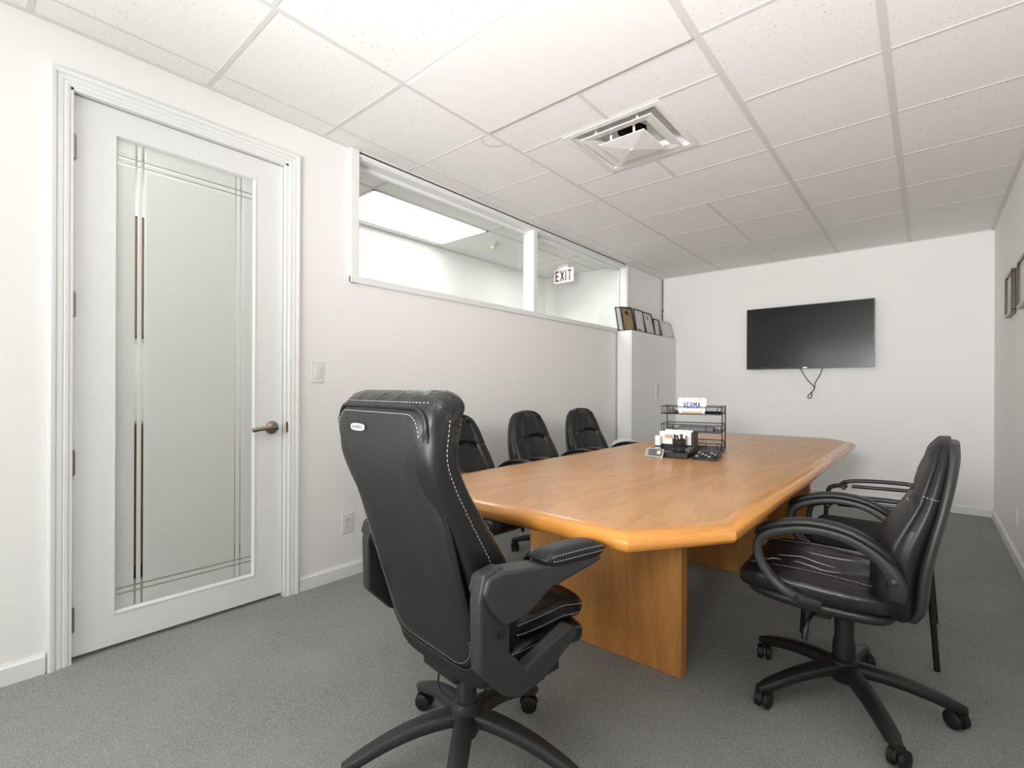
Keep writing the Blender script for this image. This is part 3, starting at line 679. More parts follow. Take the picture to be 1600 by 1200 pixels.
# ---------------- the big executive chair in the foreground: local +y = the way it faces
def executive_chair():
    t = thing('executive_chair', 'big black padded executive chair with maker badge, seen from behind', 'chair', (-1.025, 1.000, 0), R(-6))
    REAR = [(.37, -.112), (.43, -.122), (.50, -.140), (.58, -.158), (.668, -.186), (.75, -.218), (.83, -.252), (.89, -.280), (.95, -.298), (1.02, -.298), (1.07, -.290), (1.12, -.274)]
    rear = lambda z: interp(REAR, z)
    lv = []
    for (z, w, th, e) in ((.350, .150, .02, 3), (.358, .195, .07, 4), (.385, .222, .115, 4.5), (.46, .234, .150, 4.5), (.57, .238, .170, 4.5), (.68, .238, .160, 4.5), (.79, .236, .130, 4.5), (.88, .236, .112, 4.5), (.95, .236, .108, 4.5), (1.02, .233, .122, 4.5), (1.07, .228, .125, 4.2), (1.096, .216, .098, 3.6), (1.108, .19, .05, 3)):
        y0 = rear(z) + (.012 if z > 1.08 else 0) + (.02 if z > 1.10 else 0); lv.append((z, 0, w, y0, y0+th, e))
    def disp(a, b, h, sx, sy):
        # soft creases on the head roll, a seam groove around the side
        if h > .985 and abs(sx) < 1.1:
            k = min(1, (h-.985)/.05)
            b += k*.0040*sin(a*64 + h*55 + 4*sin(a*9)) * (1 if sy > -.6 else .35)
            a += k*.003*sin(b*120 + h*60 + 3*sin(h*40))
        if abs(sx) > .96 and h < 1.06:
            a -= math.copysign(.006*gauss(sy - (-.05), .10), sx)
        return b, a
    bk = body(lv, 104, 90, disp).build('backrest', M['leather'], t, smooth=60)
    bk.data.materials.append(M['leather_head'])
    for p_ in bk.data.polygons:
        if p_.center.z > 1.066 or (p_.center.z > .99 and p_.center.y > -.235): p_.material_index = 1
    # the flat panel on the back, with rounded corners
    def outline(ins, n=14):
        pts = []; wt, wb, z0, z1 = .214-ins, .200-ins, .395+ins, 1.064-ins
        rt, rb = .050, .085
        for cx, cz, r, a0 in ((wt-rt, z1-rt, rt, 0), (-(wt-rt), z1-rt, rt, pi/2), (-(wb-rb), z0+rb, rb, pi), (wb-rb, z0+rb, rb, 1.5*pi)):
            for i in range(n): a = a0 + pi/2*i/(n-1); pts.append((cx+r*cos(a), cz+r*sin(a)))
        return pts
    def onrear(x, z, lift):
        # the rear face bows gently; follow the body's own superellipse, then lift off it
        k = max(0, 1-abs(x/.238)**4.5)**(1/4.5)
        z2 = z + .012*sin(pi*(x+.24)/.48)*0
        th = .12; return V((x, rear(z) + th/2*(1-k) - lift, z2))
    rings = []
    for f in [1, .985, .96, .9, .75, .6, .4, .2, .02]:
        o0 = outline(0); cz = .73
        lf_ = .0 if f == 1 else .006 if f > .98 else .0085
        rings.append([onrear(x*f, cz+(z-cz)*f, lf_) for x, z in o0])
    bp = MB().loft(rings).build('back_panel', M['leather_fine'], t, smooth=50)
    pp = MB().tube([onrear(x, z, .004) for x, z in outline(-.004)], .0055, 8, closed=True); pp.build('piping', M['leather'], bp, smooth=60)
    s1 = MB().dashes([onrear(x, z, .0090) for x, z in outline(.011)] , .0016, .0055, .0045); s1.build_each('stitching', M['thread'], bp)
    # stitched seams on the side of the bolster and the head roll
    ss = MB()
    def side(z, f, s):     # f 0..1 rear->front along the side face
        L = crom(lv, 200); j = min(range(200), key=lambda i: abs(L[i][0]-z)); h, c, w, b0, b1, e = L[j]
        sy = -1+2*f; sx = max(0, 1-abs(sy)**e)**(1/e)
        return V((s*(w*sx+.0012), (b0+b1)/2+(b1-b0)/2*sy, z))
    for s in (1, -1):
        ss.dashes([side(.42+.01*i, .50, s) for i in range(63)], .0017, .006, .005)
        ss.dashes([side(.52+.01*i, .90, s) for i in range(55)], .0017, .006, .005)
    ss.dashes([side(1.055, .50, 1).lerp(side(1.055, .50, -1), i/20)*0 + V((.21-.42*i/20, rear(1.080)-.0005+.012*(abs(1-i/10)**6), 1.080)) for i in range(21)], .0015, .006, .006)
    ss.build_each('seam_stitching', M['thread'], bk)
    # maker's badge
    zb = 1.012; bdg = MB(); ol = []
    for k in range(28):
        c_, s_2 = sup(2*pi*k/28, 4); ol.append((.0375*c_, zb+.0098*s_2*(1-.16*abs(c_)**2)))
    xb = -.068; bdg.loft([[V((xb+p, rear(zb)-.0085, q)) for p, q in ol], [V((xb+p, rear(zb)-.0125, q)) for p, q in ol]])
    bg = bdg.build('badge', M['badge_silver'], bp, bevel=.001)
    text_mesh('badge_lettering', 'L A Z B O Y', M['dark_ink'], .0110, .0004, bp, basis((xb, rear(zb)-.0128, zb), (1,0,0), (0,0,1), (0,-1,0)), .95)
    # lower cover of the back
    MB().box((-.07, -.10, .325), (.07, .03, .375)).build('back_mount', M['black_plastic'], t, bevel=.015)
    # seat: two stacked pillows
    def seat(z0, z1, w, ya, yb, name, mtl, wr):
        lv2 = []
        n = 9
        for i in range(n):
            f = i/(n-1); y = ya+(yb-ya)*f; k = max(.04, 1-abs(2*f-1)**4)**.5
            droop = -.03*max(0, f-.62)/.38
            lv2.append((y, 0, w*(.80+.20*k), (z0+z1)/2-(z1-z0)/2*k+droop, (z0+z1)/2+(z1-z0)/2*k+droop, 3.6))
        def dsp(a, b, h, sx, sy):
            b += wr*sin(a*26+h*12)*.4 + wr*sin(h*45+3*sin(a*11))*max(0, sy) + wr*.7*sin(a*60+h*33)*abs(sx)**4
            return b, a
        return body(lv2, 72, 60, dsp, lambda a, b, h: V((a, h, b))).build(name, mtl, t, smooth=60), lv2
    s2, l2 = seat(.375, .475, .250, -.08, .275, 'seat_cushion', M['leather_wrinkled'], .003)
    s3, l3 = seat(.445, .545, .240, -.07, .285, 'seat_pillow', M['leather_wrinkled'], .003)
    sq = MB()
    for (L, s_o, lift) in ((l2, s2, .0), (l3, s3, .0)):
        LL = crom(L, 60)
        for s in (1, -1):
            for zf in ((.45,) if L is l2 else (.30, -.25)):
                pth = []
                for (y, c, w, b0, b1, e) in LL[4:56]:
                    sx = (1-abs(zf)**e)**(1/e); pth.append(V((s*(w*sx+.003), y, (b0+b1)/2+(b1-b0)/2*zf)))
                sq.dashes(pth, .0018, .006, .004)
    sq.build_each('seat_stitching', M['thread'], s3)
    # arms
    for s in (1, -1):
        X0 = .300 if s > 0 else -.288
        py_ = 0 if s > 0 else .035
        pr_ = [(-.215, .645), (-.200, .705), (-.150, .712), (-.120, .690), (-.122, .51), (-.070, .452), (.095, .500), (.120, .484), (.122, .464), (-.01, .398), (-.090, .388), (-.135, .412), (-.210, .490)]
        pr_ = [(a_+py_, b_) for a_, b_ in pr_]
        po = MB().prism(pr_, X0-s*.022, X0+s*.016, 'x').build('arm_post', M['grey_plastic'], t, bevel=.007, seg=3)
        MB().box((min(X0-s*.015, s*.10), .0, .378), (max(X0-s*.015, s*.10), .085, .412)).build('arm_bracket', M['black_metal'], po, bevel=.004)
        beam = [(-.185, .622), (-.208, .664), (-.196, .698), (-.160, .706), (.01, .690), (.145, .684), (.152, .672), (.12, .664), (-.02, .636), (-.09, .590), (-.150, .582)]
        yo = 0 if s > 0 else -.055
        if s < 0: beam = [(a_-.055 if a_ > 0 else a_+.03, b_) for a_, b_ in beam]
        sh = Matrix(((1, s*.13, 0, s*.02), (0,1,0,0), (0,0,1,0), (0,0,0,1)))
        ab = MB().prism(beam, X0-s*.030, X0+s*.032, 'x', sh).build('arm_rail', M['grey_plastic'], t, bevel=.008, seg=3)
        MB().lathe([(0,-.004),(.009,-.004),(.009,.004),(0,.004)], (X0+s*.018, -.155, .56), 16, 'x').build('screw', M['black_metal'], po, smooth=40)
        lvp = []
        for f in range(11):
            u = f/10; y = -.035 + yo + .198*u; k = max(.03, 1-abs(2*u-1)**5)**.5; zc = .692 + .002*u - .004*u*u
            lvp.append((y, X0+s*(.02+.13*y), .041*(.72+.28*k), zc+.010-.022*k, zc+.012+.020*k, 3))
        ap = body(lvp, 40, 40, None, lambda a, b, h: V((a, h, b))).build('arm_pad', M['leather'], t, smooth=60)
        LL = crom(lvp, 40); da = MB()
        for zf, in ((.55,), (-.05,)):
            for sg in (1, -1):
                da.dashes([V((c+sg*(w*(1-abs(zf)**e)**(1/e)+.0012), y, (b0+b1)/2+(b1-b0)/2*zf)) for (y, c, w, b0, b1, e) in LL[3:37]], .0015, .005, .004)
        da.build_each('pad_stitching', M['thread'], ap)
    # mechanism, cylinder, recline lever
    mc = MB().box((-.08, -.10, .315), (.08, .17, .365)); mc.box((-.15, -.06, .345), (.15, .14, .385)); mc.build('tilt_mechanism', M['black_metal'], t, bevel=.008)
    MB().tube(smooth_path([(.09, -.02, .335), (.13, -.04, .30), (.10, -.10, .285), (.02, -.11, .29), (-.02, -.08, .32)], 24), .0028, 6).build('release_cable', M['rubber'], t, smooth=60)
    MB().lathe([(0,.10),(.030,.10),(.030,.24),(.026,.245),(.026,.33),(0,.33)], (0,0,0), 24).build('gas_cylinder', M['black_plastic'], t, smooth=40)
    star_base(t, .165, .335, R(98), M['grey_plastic'], .20, .062)
    return t
executive_chair()

# ---------------- the curved-arm task chair
def task_chair(label, loc, rz, group, curl=True):
    t = thing('task_chair', label, 'chair', loc, rz, group)
    REAR = [(.385, -.196), (.433, -.222), (.51, -.226), (.611, -.240), (.712, -.264), (.83, -.286), (.906, -.296), (.965, -.294)]
    THK = [(.385, .06), (.43, .12), (.51, .145), (.60, .138), (.667, .130), (.76, .096), (.839, .082), (.925, .066), (.965, .035)]
    rear = lambda z: interp(REAR, z)
    WID = [(.385, .150), (.41, .195), (.46, .222), (.55, .236), (.65, .238), (.72, .230), (.80, .212), (.86, .192), (.91, .165), (.94, .135), (.955, .105), (.963, .06), (.966, .02)]
    zs = [.390, .400, .43, .47, .52, .58, .64, .70, .76, .82, .86, .90, .925, .942, .953, .961, .966]
    lv = [(z, 0, interp(WID, z), rear(z)+.012, rear(z)+max(.03, interp(THK, z)), 3.4) for z in zs]
    def disp(a, b, h, sx, sy):
        if sy > 0:
            wt = min(1, sy*1.6); w = interp(WID, h)
            edge = .62*w if h > .5 else .66*w
            g_ = .016*gauss(abs(a)-edge, .010)                          # grooves between centre and bolsters
            arc = .792 - .5*a*a*3                                       # lower edge of the head pad
            if abs(a) < edge: g_ += .018*gauss(h-arc, .012)
            if abs(a) < edge:
                b += wt*.010*gauss((h-.865)/.07, 1)*(1-(a/edge)**2) + wt*.012*gauss((h-.62)/.12, 1)*(1-(a/edge)**2)
                b += wt*.0028*sin(a*85+2*sin(h*40))*gauss(h-.79, .05) + wt*.002*sin(a*60+h*25)
            else: b += wt*.006
            if abs(a) > edge: g_ += .006*gauss(h-.775-.08*(w-abs(a)), .005)
            b -= wt*g_
        if abs(sx) > .93:
            a -= math.copysign(.009*gauss(sy-.05, .13), sx)             # deep groove down the side
        return b, a
    bk = body(lv, 120, 110, disp).build('backrest', M['leather'], t, smooth=60)
    # shell behind
    ls = [(z, 0, interp(WID, z)*.95, rear(z)-.008, rear(z)+.034, 3.0) for z in (.395, .405, .45, .55, .65, .75, .84, .90, .93, .950)]
    body(ls, 60, 60).build('back_shell', M['grey_plastic'], t, smooth=60)
    st_ = MB()
    def side(z, f, s):
        w = interp(WID, z); y0, y1 = rear(z)+.012, rear(z)+max(.03, interp(THK, z)); e = 3.4
        sy = -1+2*f; sx = max(0, 1-abs(sy)**e)**(1/e); return V((s*(w*sx+.0012), (y0+y1)/2+(y1-y0)/2*sy, z))
    for s in (1, -1):
        st_.dashes([side(.48+.01*i, .88, s) for i in range(44)], .0014, .005, .0045)
        st_.dashes([side(.785+.02*f, f, s) for f in [.05+.09*i for i in range(11)]], .0018, .005, .004)
        fz = .775; w = interp(WID, fz)
        st_.dashes([V((s*(w*(.66+.030*i)), rear(fz)+.012+max(.03, interp(THK, fz)-.012)*(.99-.001*i*i)+.006, fz+.004)) for i in range(9)], .0018, .005, .004)
    st_.build_each('seam_stitching', M['thread'], bk)
    # seat
    lv2 = []
    for (y, w, z0, z1) in ((-.150, .15, .415, .450), (-.14, .205, .405, .470), (-.10, .232, .400, .478), (.0, .246, .398, .484), (.10, .250, .398, .492), (.20, .246, .398, .496), (.26, .236, .400, .488), (.292, .21, .408, .470), (.302, .16, .42, .452)):
        lv2.append((y, 0, w, z0, z1, 3.6))
    def dsp(a, b, h, sx, sy):
        if sy > 0:
            b -= .010*gauss(abs(a)-.165, .012)*min(1, sy*1.6)
            if abs(a) < .165: b += .004*sin(h*30+3*sin(a*12)) + .0025*sin(a*50+h*30)
            else: b += .006
        return b, a
    sc = body(lv2, 96, 60, dsp, lambda a, b, h: V((a, h, b))).build('seat', M['leather_wrinkled'], t, smooth=60)
    sp = MB()
    for s in (1, -1):
        sp.dashes([V((s*.172, -.10+.01*i, .4865+.009*sin(pi*i/38))) for i in range(38)], .0016, .005, .004)
    sp.build_each('seat_stitching', M['thread'], sc)
    body([(-.16, 0, .14, .385, .405, 3), (-.12, 0, .215, .372, .42, 3.5), (.0, 0, .235, .366, .425, 3.5), (.15, 0, .238, .372, .43, 3.5), (.25, 0, .215, .385, .43, 3.5), (.285, 0, .15, .405, .425, 3)], 48, 40, None, lambda a, b, h: V((a, h, b))).build('seat_pan', M['black_plastic'], t, smooth=60)
    # arms: closed sweeping loop of moulded plastic with a pad on top
    for s in (-1, 1):
        X0 = s*.268
        pth = smooth_path([(X0-s*.035, .045, .415), (X0-s*.012, .085, .424), (X0, .125, .440), (X0, .172, .472), (X0, .208, .522), (X0, .220, .575), (X0, .203, .616), (X0, .150, .645), (X0, .060, .664), (X0, -.035, .654), (X0, -.112, .612), (X0, -.150, .562), (X0-s*.006, -.160, .525), (X0-s*.02, -.158, .495)], 60)
        fl = [(.040, .030 if i < 40 else .030 + .014*min(1, (i-40)/14)) for i in range(60)]
        ar = MB().tube(pth, 0, 16, flat=fl).build('armrest', M['grey_plastic'], t, smooth=60)
        pd = []
        for f in range(14):
            u = f/13; k = max(.05, 1-abs(2*u-1)**6)**.5
            i = 26 + u*22; p = pth[int(i)].lerp(pth[min(59, int(i)+1)], i-int(i)); q = pth[int(i)+1]-pth[int(i)-1]; q.normalize()
            nn = V((0, -q.z, q.y)); nn = nn if nn.z > 0 else -nn
            pd.append((p + nn*.0215, nn, k))
        rings = [[c + V((.027*k*sup(2*pi*j/18, 3)[0], 0, 0)) + nn*(.013*k*sup(2*pi*j/18, 3)[1]) for j in range(18)] for c, nn, k in pd]
        MB().loft(rings).build('arm_pad', M['leather'], t, smooth=60)
        MB().lathe([(0,-.004),(.011,-.003),(.012,.0),(.008,.005),(0,.006)] if s > 0 else [(0,.004),(.011,.003),(.012,.0),(.008,-.005),(0,-.006)], (X0+s*.020, -.152, .548), 16, 'x').build('bolt', M['grey_plastic'], ar, smooth=50)
        MB().lathe([(0,-.003),(.008,-.003),(.008,.003),(0,.003)], (X0+s*.016, .10, .433), 14, 'x').build('bolt', M['black_metal'], ar, smooth=50)
    mc = MB().box((-.09, -.08, .330), (.09, .12, .375)); mc.box((-.16, .02, .338), (.13, .10, .372)); mc.build('tilt_mechanism', M['black_metal'], t, bevel=.006)
    MB().tube(smooth_path([(-.15, .07, .35), (-.20, .075, .345), (-.225, .08, .325), (-.235, .085, .285)], 12), [.007]*8+[.010]*4, 8).build('height_lever', M['black_plastic'], t, smooth=60)
    MB().lathe([(0,.09),(.034,.09),(.036,.20),(.030,.235),(.030,.30),(.026,.30),(.026,.345),(0,.345)], (0,0,0), 24).build('gas_cylinder', M['black_plastic'], t, smooth=40)
    star_base(t, .132, .322, R(-78), M['black_plastic'], .16, .064, .029, .064)
    return t
tc0 = task_chair('black leather task chair on the table\'s right side, scuffed seat and curved arms', (-.225, 2.10, 0), R(90), 'task chairs around the table')
LXC = -1.865
dup(tc0, 'black task chair across the table, partly hidden behind the big executive chair', (LXC-.01, 1.965, 0), R(-90), 'task chairs around the table')
dup(tc0, 'black task chair across the table, middle of the three by the wall', (LXC, 2.66, 0), R(-86), 'task chairs around the table')
dup(tc0, 'black task chair across the table, nearest to the white cabinet', (LXC, 3.34, 0), R(-90), 'task chairs around the table')

seat0 = [o for o in tc0.children if o.name.startswith('seat') and 'pan' not in o.name and 'stitch' not in o.name][0]
bpy.context.view_layer.update()
from mathutils.bvhtree import BVHTree
bv_ = BVHTree.FromPolygons([v_.co.copy() for v_ in seat0.data.vertices], [tuple(p_.vertices) for p_ in seat0.data.polygons])
for line in ([(-.13,.245),(-.125,.215),(-.115,.205),(-.118,.18)], [(-.05,.20),(-.04,.14),(-.05,.08),(-.035,.02)], [(.06,.12),(.075,.05),(.07,-.02)], [(-.10,.14),(-.095,.09),(-.105,.05),(-.09,.0)]):
    pth = []
    for (x_, y_) in smooth_path([(x_, y_, 0) for x_, y_ in line], 26) and [(p_.x, p_.y) for p_ in smooth_path([(x_, y_, 0) for x_, y_ in line], 26)]:
        hit = bv_.ray_cast(V((x_ + .0015*sin(y_*400), y_, .7)), V((0, 0, -1)))
        if hit[0]: pth.append(hit[0] + V((0, 0, .0002)))
    MB().tube(pth, [.0004 + .0010*sin(pi*i/(len(pth)-1)) for i in range(len(pth))], 5).build('leather_crack', M['thread'], seat0)
# ---------------- four-legged guest chair behind the near task chair
gc = thing('guest_chair', 'black tube-framed guest chair half hidden behind the near task chair', 'chair', (-.20, 2.83, 0), R(90))
gw = .262
for s in (-1, 1):
    MB().tube(smooth_path([(s*gw, .235, .002), (s*gw, .225, .20), (s*gw, .215, .45), (s*gw, .205, .575), (s*gw, .175, .605), (s*gw, .12, .615)], 24), .011, 10).build('front_leg', M['black_metal'], gc, smooth=60)
    MB().tube(smooth_path([(s*gw, -.232, .002), (s*gw, -.222, .15), (s*gw, -.205, .42), (s*gw, -.215, .62), (s*gw, -.240, .80)], 24), .011, 10).build('rear_leg', M['black_metal'], gc, smooth=60)
    lp = smooth_path([(s*gw, .125, .598), (s*gw, .145, .610), (s*gw, .13, .632), (s*gw, .06, .645), (s*gw, -.06, .652), (s*gw, -.16, .650), (s*gw, -.215, .640)], 30)
    MB().tube(lp, 0, 12, flat=(.040, .018)).build('arm_pad', M['black_plastic'], gc, smooth=60)
    MB().tube([(s*gw, .10, .612), (s*gw, -.205, .622)], .009, 10).build('arm_rail', M['black_metal'], gc, smooth=60)
MB().tube([(-gw, .21, .40), (gw, .21, .40)], .009, 10).tube([(-gw, -.205, .40), (gw, -.205, .40)], .009, 10).build('cross_rail', M['black_metal'], gc, smooth=60)
body([(-.215, 0, .18, .415, .44, 3), (-.205, 0, .235, .405, .452, 4), (.0, 0, .245, .402, .462, 4), (.20, 0, .242, .402, .462, 4), (.235, 0, .22, .408, .45, 4), (.245, 0, .16, .42, .44, 3)], 48, 40, None, lambda a, b, h: V((a, h, b))).build('seat', M['seat_fabric'], gc, smooth=60)
body([(.50, 0, .17, -.225, -.20, 3), (.51, 0, .225, -.235, -.19, 4), (.65, 0, .235, -.245, -.19, 4), (.78, 0, .225, -.265, -.215, 4), (.825, 0, .20, -.268, -.225, 4), (.835, 0, .14, -.262, -.235, 3)], 48, 40).build('backrest', M['seat_fabric'], gc, smooth=60)

# ---------------- white round-topped bin by the cabinet
wb = thing('waste_bin', 'white round-topped bin glimpsed over the table by the cabinet', 'bin', (-2.16, 4.17, 0))
MB().lathe([(0,.001),(.115,.001),(.13,.02),(.145,.52),(.147,.54),(0,.54)], (0,0,0), 32).build('body', M['plastic_white'], wb, smooth=40)
MB().lathe([(.150,.54),(.150,.565),(.140,.595),(.110,.630),(.06,.652),(0,.658)], (0,0,0), 32).build('lid', M['plastic_white'], wb, smooth=40)

# ================================================================== THINGS ON THE TABLE
# three-tier wire letter tray
tr = thing('letter_tray', 'three-tier black wire letter tray standing on the table', 'letter tray', (-.932, 3.0, TZ), R(12))
TW, TD = .35, .26
for z in (.012, .120, .230):
    wr = MB(); hgt = .045
    for zz, r_ in ((0, .0028), (hgt, .0028)):
        c = .018; pth = []
        for (cx, cy_, a0) in ((-c, c, -pi/2), (-c, TD-c, 0), (-TW+c, TD-c, pi/2), (-TW+c, c, pi)):
            for i in range(5): a = a0 + pi/2*i/4; pth.append(V((cx+c*cos(a), cy_+c*sin(a), z+zz)))
        wr.tube(pth, r_, 6, closed=True)
    # rounded end loops on the short sides and the front
    for xx in (-.002, -TW+.002):
        for yy in (.02, TD-.02): wr.tube([(xx, yy, z), (xx, yy, z+hgt)], .0022, 6)
    for xx in (-.02, -.085, -TW+.075, -TW+.02): wr.tube([(xx, .001, z), (xx, .001, z+hgt)], .0022, 6)
    wr.build('wire_rim', M['black_metal'], tr, smooth=60)
    ms = MB()
    nx, ny = 38, 28
    for i in range(nx+1): x = -TW+TW*i/nx; ms.box((x-.0008, .002, z-.0012), (x+.0008, TD-.002, z+.0006))
    for j in range(ny+1): y = TD*j/ny; ms.box((-TW+.002, y-.0008, z-.0010), (-.002, y+.0008, z+.0008))
    ms.build('mesh_base', M['black_metal'], tr)
    sc2 = MB()
    for i in range(nx+1): x = -TW+.004+(TW-.008)*i/nx; sc2.box((x-.0006, TD-.0028, z), (x+.0006, TD-.0012, z+hgt))
    for k in range(5): zz = z+hgt*(k+.5)/5; sc2.box((-TW+.004, TD-.0028, zz-.0006), (-.004, TD-.0012, zz+.0006))
    sc2.build('mesh_side', M['black_metal'], tr)
    MB().box((-TW+.03, .0008, z+.008), (-TW+.085, .0018, z+hgt-.010)).build('label_plate', M['black_metal'], tr)
po = MB()
for xx in (.004, -TW-.004):
    for yy in ((.03, TD-.03) if xx > 0 else (TD-.03,)):
        po.tube([(xx, yy, .003), (xx, yy, .282)], .0034, 8)
po.tube([(.004, .03, .004), (.004, TD-.03, .004)], .003, 8); po.tube([(-TW-.004, .03, .004), (-TW-.004, TD-.03, .004)], .003, 8)
po.build('upright', M['black_metal'], tr, smooth=60)
# licence plate and small things in the top tray
lp = thing('license_plate', 'white souvenir license plate reading VERMA, propped in the top tray', 'license plate', (-1.120, 3.035, TZ+.232), R(10))
mtp = Matrix.Rotation(R(-9), 4, 'X')
pw, ph = .085, .098; ol = []
for cx, cz, a0 in ((pw-.01, ph-.01, 0), (-pw+.01, ph-.01, pi/2), (-pw+.01, .01, pi), (pw-.01, .01, 1.5*pi)):
    for i in range(6): a = a0+pi/2*i/5; ol.append((cx+.01*cos(a), cz+.01*sin(a)))
MB().prism(ol, 0, .0015, 'y', mtp).build('plate', M['paper'], lp, bevel=0)
vl = MB(); LH, LW = .036, .0135
GL = {'V': [((0,1),(.5,0)),((.5,0),(1,1))], 'E': [((0,0),(0,1)),((0,.93),(1,.93)),((0,.5),(.85,.5)),((0,.07),(1,.07))],
      'R': [((0,0),(0,1)),((0,.93),(.75,.93)),((.75,.93),(1,.8)),((1,.8),(1,.6)),((1,.6),(.75,.48)),((.75,.48),(0,.48)),((.45,.48),(1,0))],
      'M': [((0,0),(0,1)),((1,0),(1,1)),((.05,1),(.5,.45)),((.5,.45),(.95,1))], 'A': [((0,0),(.5,1)),((.5,1),(1,0)),((.22,.33),(.78,.33))]}
for gi, chh in enumerate('VERMA'):
    for (p, q) in GL[chh]:
        P_ = V((-.049 + gi*.0212 + p[0]*LW, 0, .034 + p[1]*LH)); Q_ = V((-.049 + gi*.0212 + q[0]*LW, 0, .034 + q[1]*LH))
        t_ = (Q_-P_).normalized(); n_ = V((-t_.z, 0, t_.x))*.0024
        vl.loft([[mtp @ (w_ + V((0, d_, 0))) for w_ in (P_+n_, P_-n_, Q_-n_, Q_+n_)] for d_ in (-.0010, .0002)])
vl.build('lettering', M['blue'], lp)
text_mesh('heading', 'Beautiful British Columbia', M['grey_ink'], .0125, .0003, lp, mtp @ basis((0, -.0004, .086), (1,0,0), (0,0,1), (0,-1,0)), .72)
hs = MB()
for hx_ in (-.05, .05):
    for hz_ in (.090, .012): hs.prism([(hx_+.0035*cos(2*pi*k/10), hz_+.0022*sin(2*pi*k/10)) for k in range(10)], -.0004, .0003, 'y', mtp)
hs.build('bolt_hole', M['dark_ink'], lp)
tag(MB().box((-.055, -.008, .0), (.055, .008, .012)).build('wooden_ruler', M['tan'], bevel=.002, loc=(-1.108, 3.005, TZ+.2325), rot=(0, 0, R(12))), 'pale wooden strip lying before the license plate in the tray', 'ruler')
tag(MB().box((-.05, -.035, 0), (.05, .035, .014)).build('notebook', M['dark'], bevel=.002, loc=(-1.00, 3.08, TZ+.2325), rot=(0, 0, R(14))), 'small dark notebook lying right of the license plate in the tray', 'notebook')
tag(MB().box((-.035, -.012, 0), (.035, .012, .020)).build('stapler', M['black_plastic'], bevel=.005, loc=(-1.222, 2.985, TZ+.2325), rot=(0, 0, R(12))), 'small black box in the top tray, left of the license plate', 'box')
tag(MB().box((-.105, -.06, 0), (.105, .06, .026)).build('paper_stack', M['slate'], bevel=.002, loc=(-1.110, 3.09, TZ+.1225), rot=(0, 0, R(12))), 'dark grey folder lying in the middle tier of the wire tray', 'folder')

# desk organizer with card box, pen cup
og = thing('desk_organizer', 'low black desk organizer with a card slot, before the wire tray', 'desk organizer', (-1.068, 2.628, TZ), R(6))
MB().box((-.072, 0, .001), (.075, .154, .030)).build('tray', M['black_plastic'], og, bevel=.004)
ogb = MB(); ogb.box((-.140, .155, .001), (.068, .163, .060)); ogb.box((-.140, .235, .001), (.068, .243, .085)); ogb.box((-.140, .163, .001), (-.132, .235, .075)); ogb.box((.060, .150, .001), (.072, .243, .135)); ogb.box((-.132, .163, .001), (.060, .235, .006))
ogb.build('card_slot', M['black_plastic'], og, bevel=.003)
MB().prism([(.046, .06), (.072, .05), (.074, .10), (.072, .146), (.046, .146)], .030, .052, 'z').build('side_tray', M['slate'], og, bevel=.003)
def on_og(x, y, z): c_, s_3 = cos(R(6)), sin(R(6)); return (-1.068+x*c_-y*s_3, 2.628+x*s_3+y*c_, TZ+z)
cr_ = thing('card_box', 'white box with small picture print upright in the black organizer', 'box', on_og(0, .1645, .0075), R(6))
MB().box((-.130, 0, 0), (.052, .036, .126)).build('carton', M['paper'], cr_, bevel=.002)
MB().box((-.098, -.0012, .086), (-.052, .0006, .108)).build('picture_print', M['tan'], cr_)
MB().box((-.056, -.0018, .086), (-.038, .0006, .097)).build('dark_print', M['dark_ink'], cr_)
tag(MB().box((-.110, 0, 0), (.05, .022, .134)).build('envelope_stack', M['paper'], bevel=.001, loc=on_og(0, .2045, .0075), rot=(0, 0, R(6))), 'white envelopes standing behind the picture box in the organizer', 'envelopes')
cup = thing('pen_cup', 'black round mesh pen cup standing on the desk organizer', 'pen cup', (*on_og(.006, .088, 0)[:2], TZ+.0308))
MB().lathe([(0,0),(.0355,0),(.0365,.003),(.0365,.066),(.0385,.069),(.0365,.071),(.0335,.071),(.0335,.004),(0,.004)], (0,0,0), 32).build('cup_body', M['black_metal'], cup, smooth=40)
bm_ = MB()
for k in range(32):
    a = 2*pi*k/32; bm_.tube([(.037*cos(a), .037*sin(a), .006), (.037*cos(a+.5), .037*sin(a+.5), .065)], .0006, 4); bm_.tube([(.037*cos(a), .037*sin(a), .006), (.037*cos(a-.5), .037*sin(a-.5), .065)], .0006, 4)
bm_.build('cup_mesh', M['slate'], cup)
pm = [M['dark_ink'], M['paper'], M['dark_ink'], M['brown_wood'], M['paper'], M['dark_ink'], M['paper'], M['dark_ink'], M['steel'], M['brown_wood'], M['paper'], M['dark_ink'], M['paper']]
pen0 = None
for k in range(13):
    a = 2*pi*k/13 + .3; r0 = (.024, .016, .009)[k % 3]
    px_, py_ = on_og(.006,.088,0)[0] + r0*cos(a), on_og(.006,.088,0)[1] + r0*sin(a)
    p = thing('pen', 'pen standing with its patterned cap above the black cup', 'pen', (px_, py_, TZ+.0365), 0, 'pens in the black cup')
    ln = .084 + .008*((k*37) % 5)/5
    mt = Matrix.Rotation(.13*cos(a), 4, 'Y') @ Matrix.Rotation(-.13*sin(a), 4, 'X')
    for nm, z0, z1, rr_, mm in (('barrel', 0, ln*.80, .0042, M['dark_ink'] if k % 3 else M['paper']), ('cap', ln*.80, ln, .0050, pm[k])):
        MB().loft([[mt @ V((rr_*cos(2*pi*j/10), rr_*sin(2*pi*j/10), z)) for j in range(10)] for z in (z0, z1)]).build(nm, mm, p, smooth=40)
gl = thing('glue_stick', 'white-capped glue stick with blue ring and yellow-green label', 'glue stick', (-1.205, 2.735, TZ))
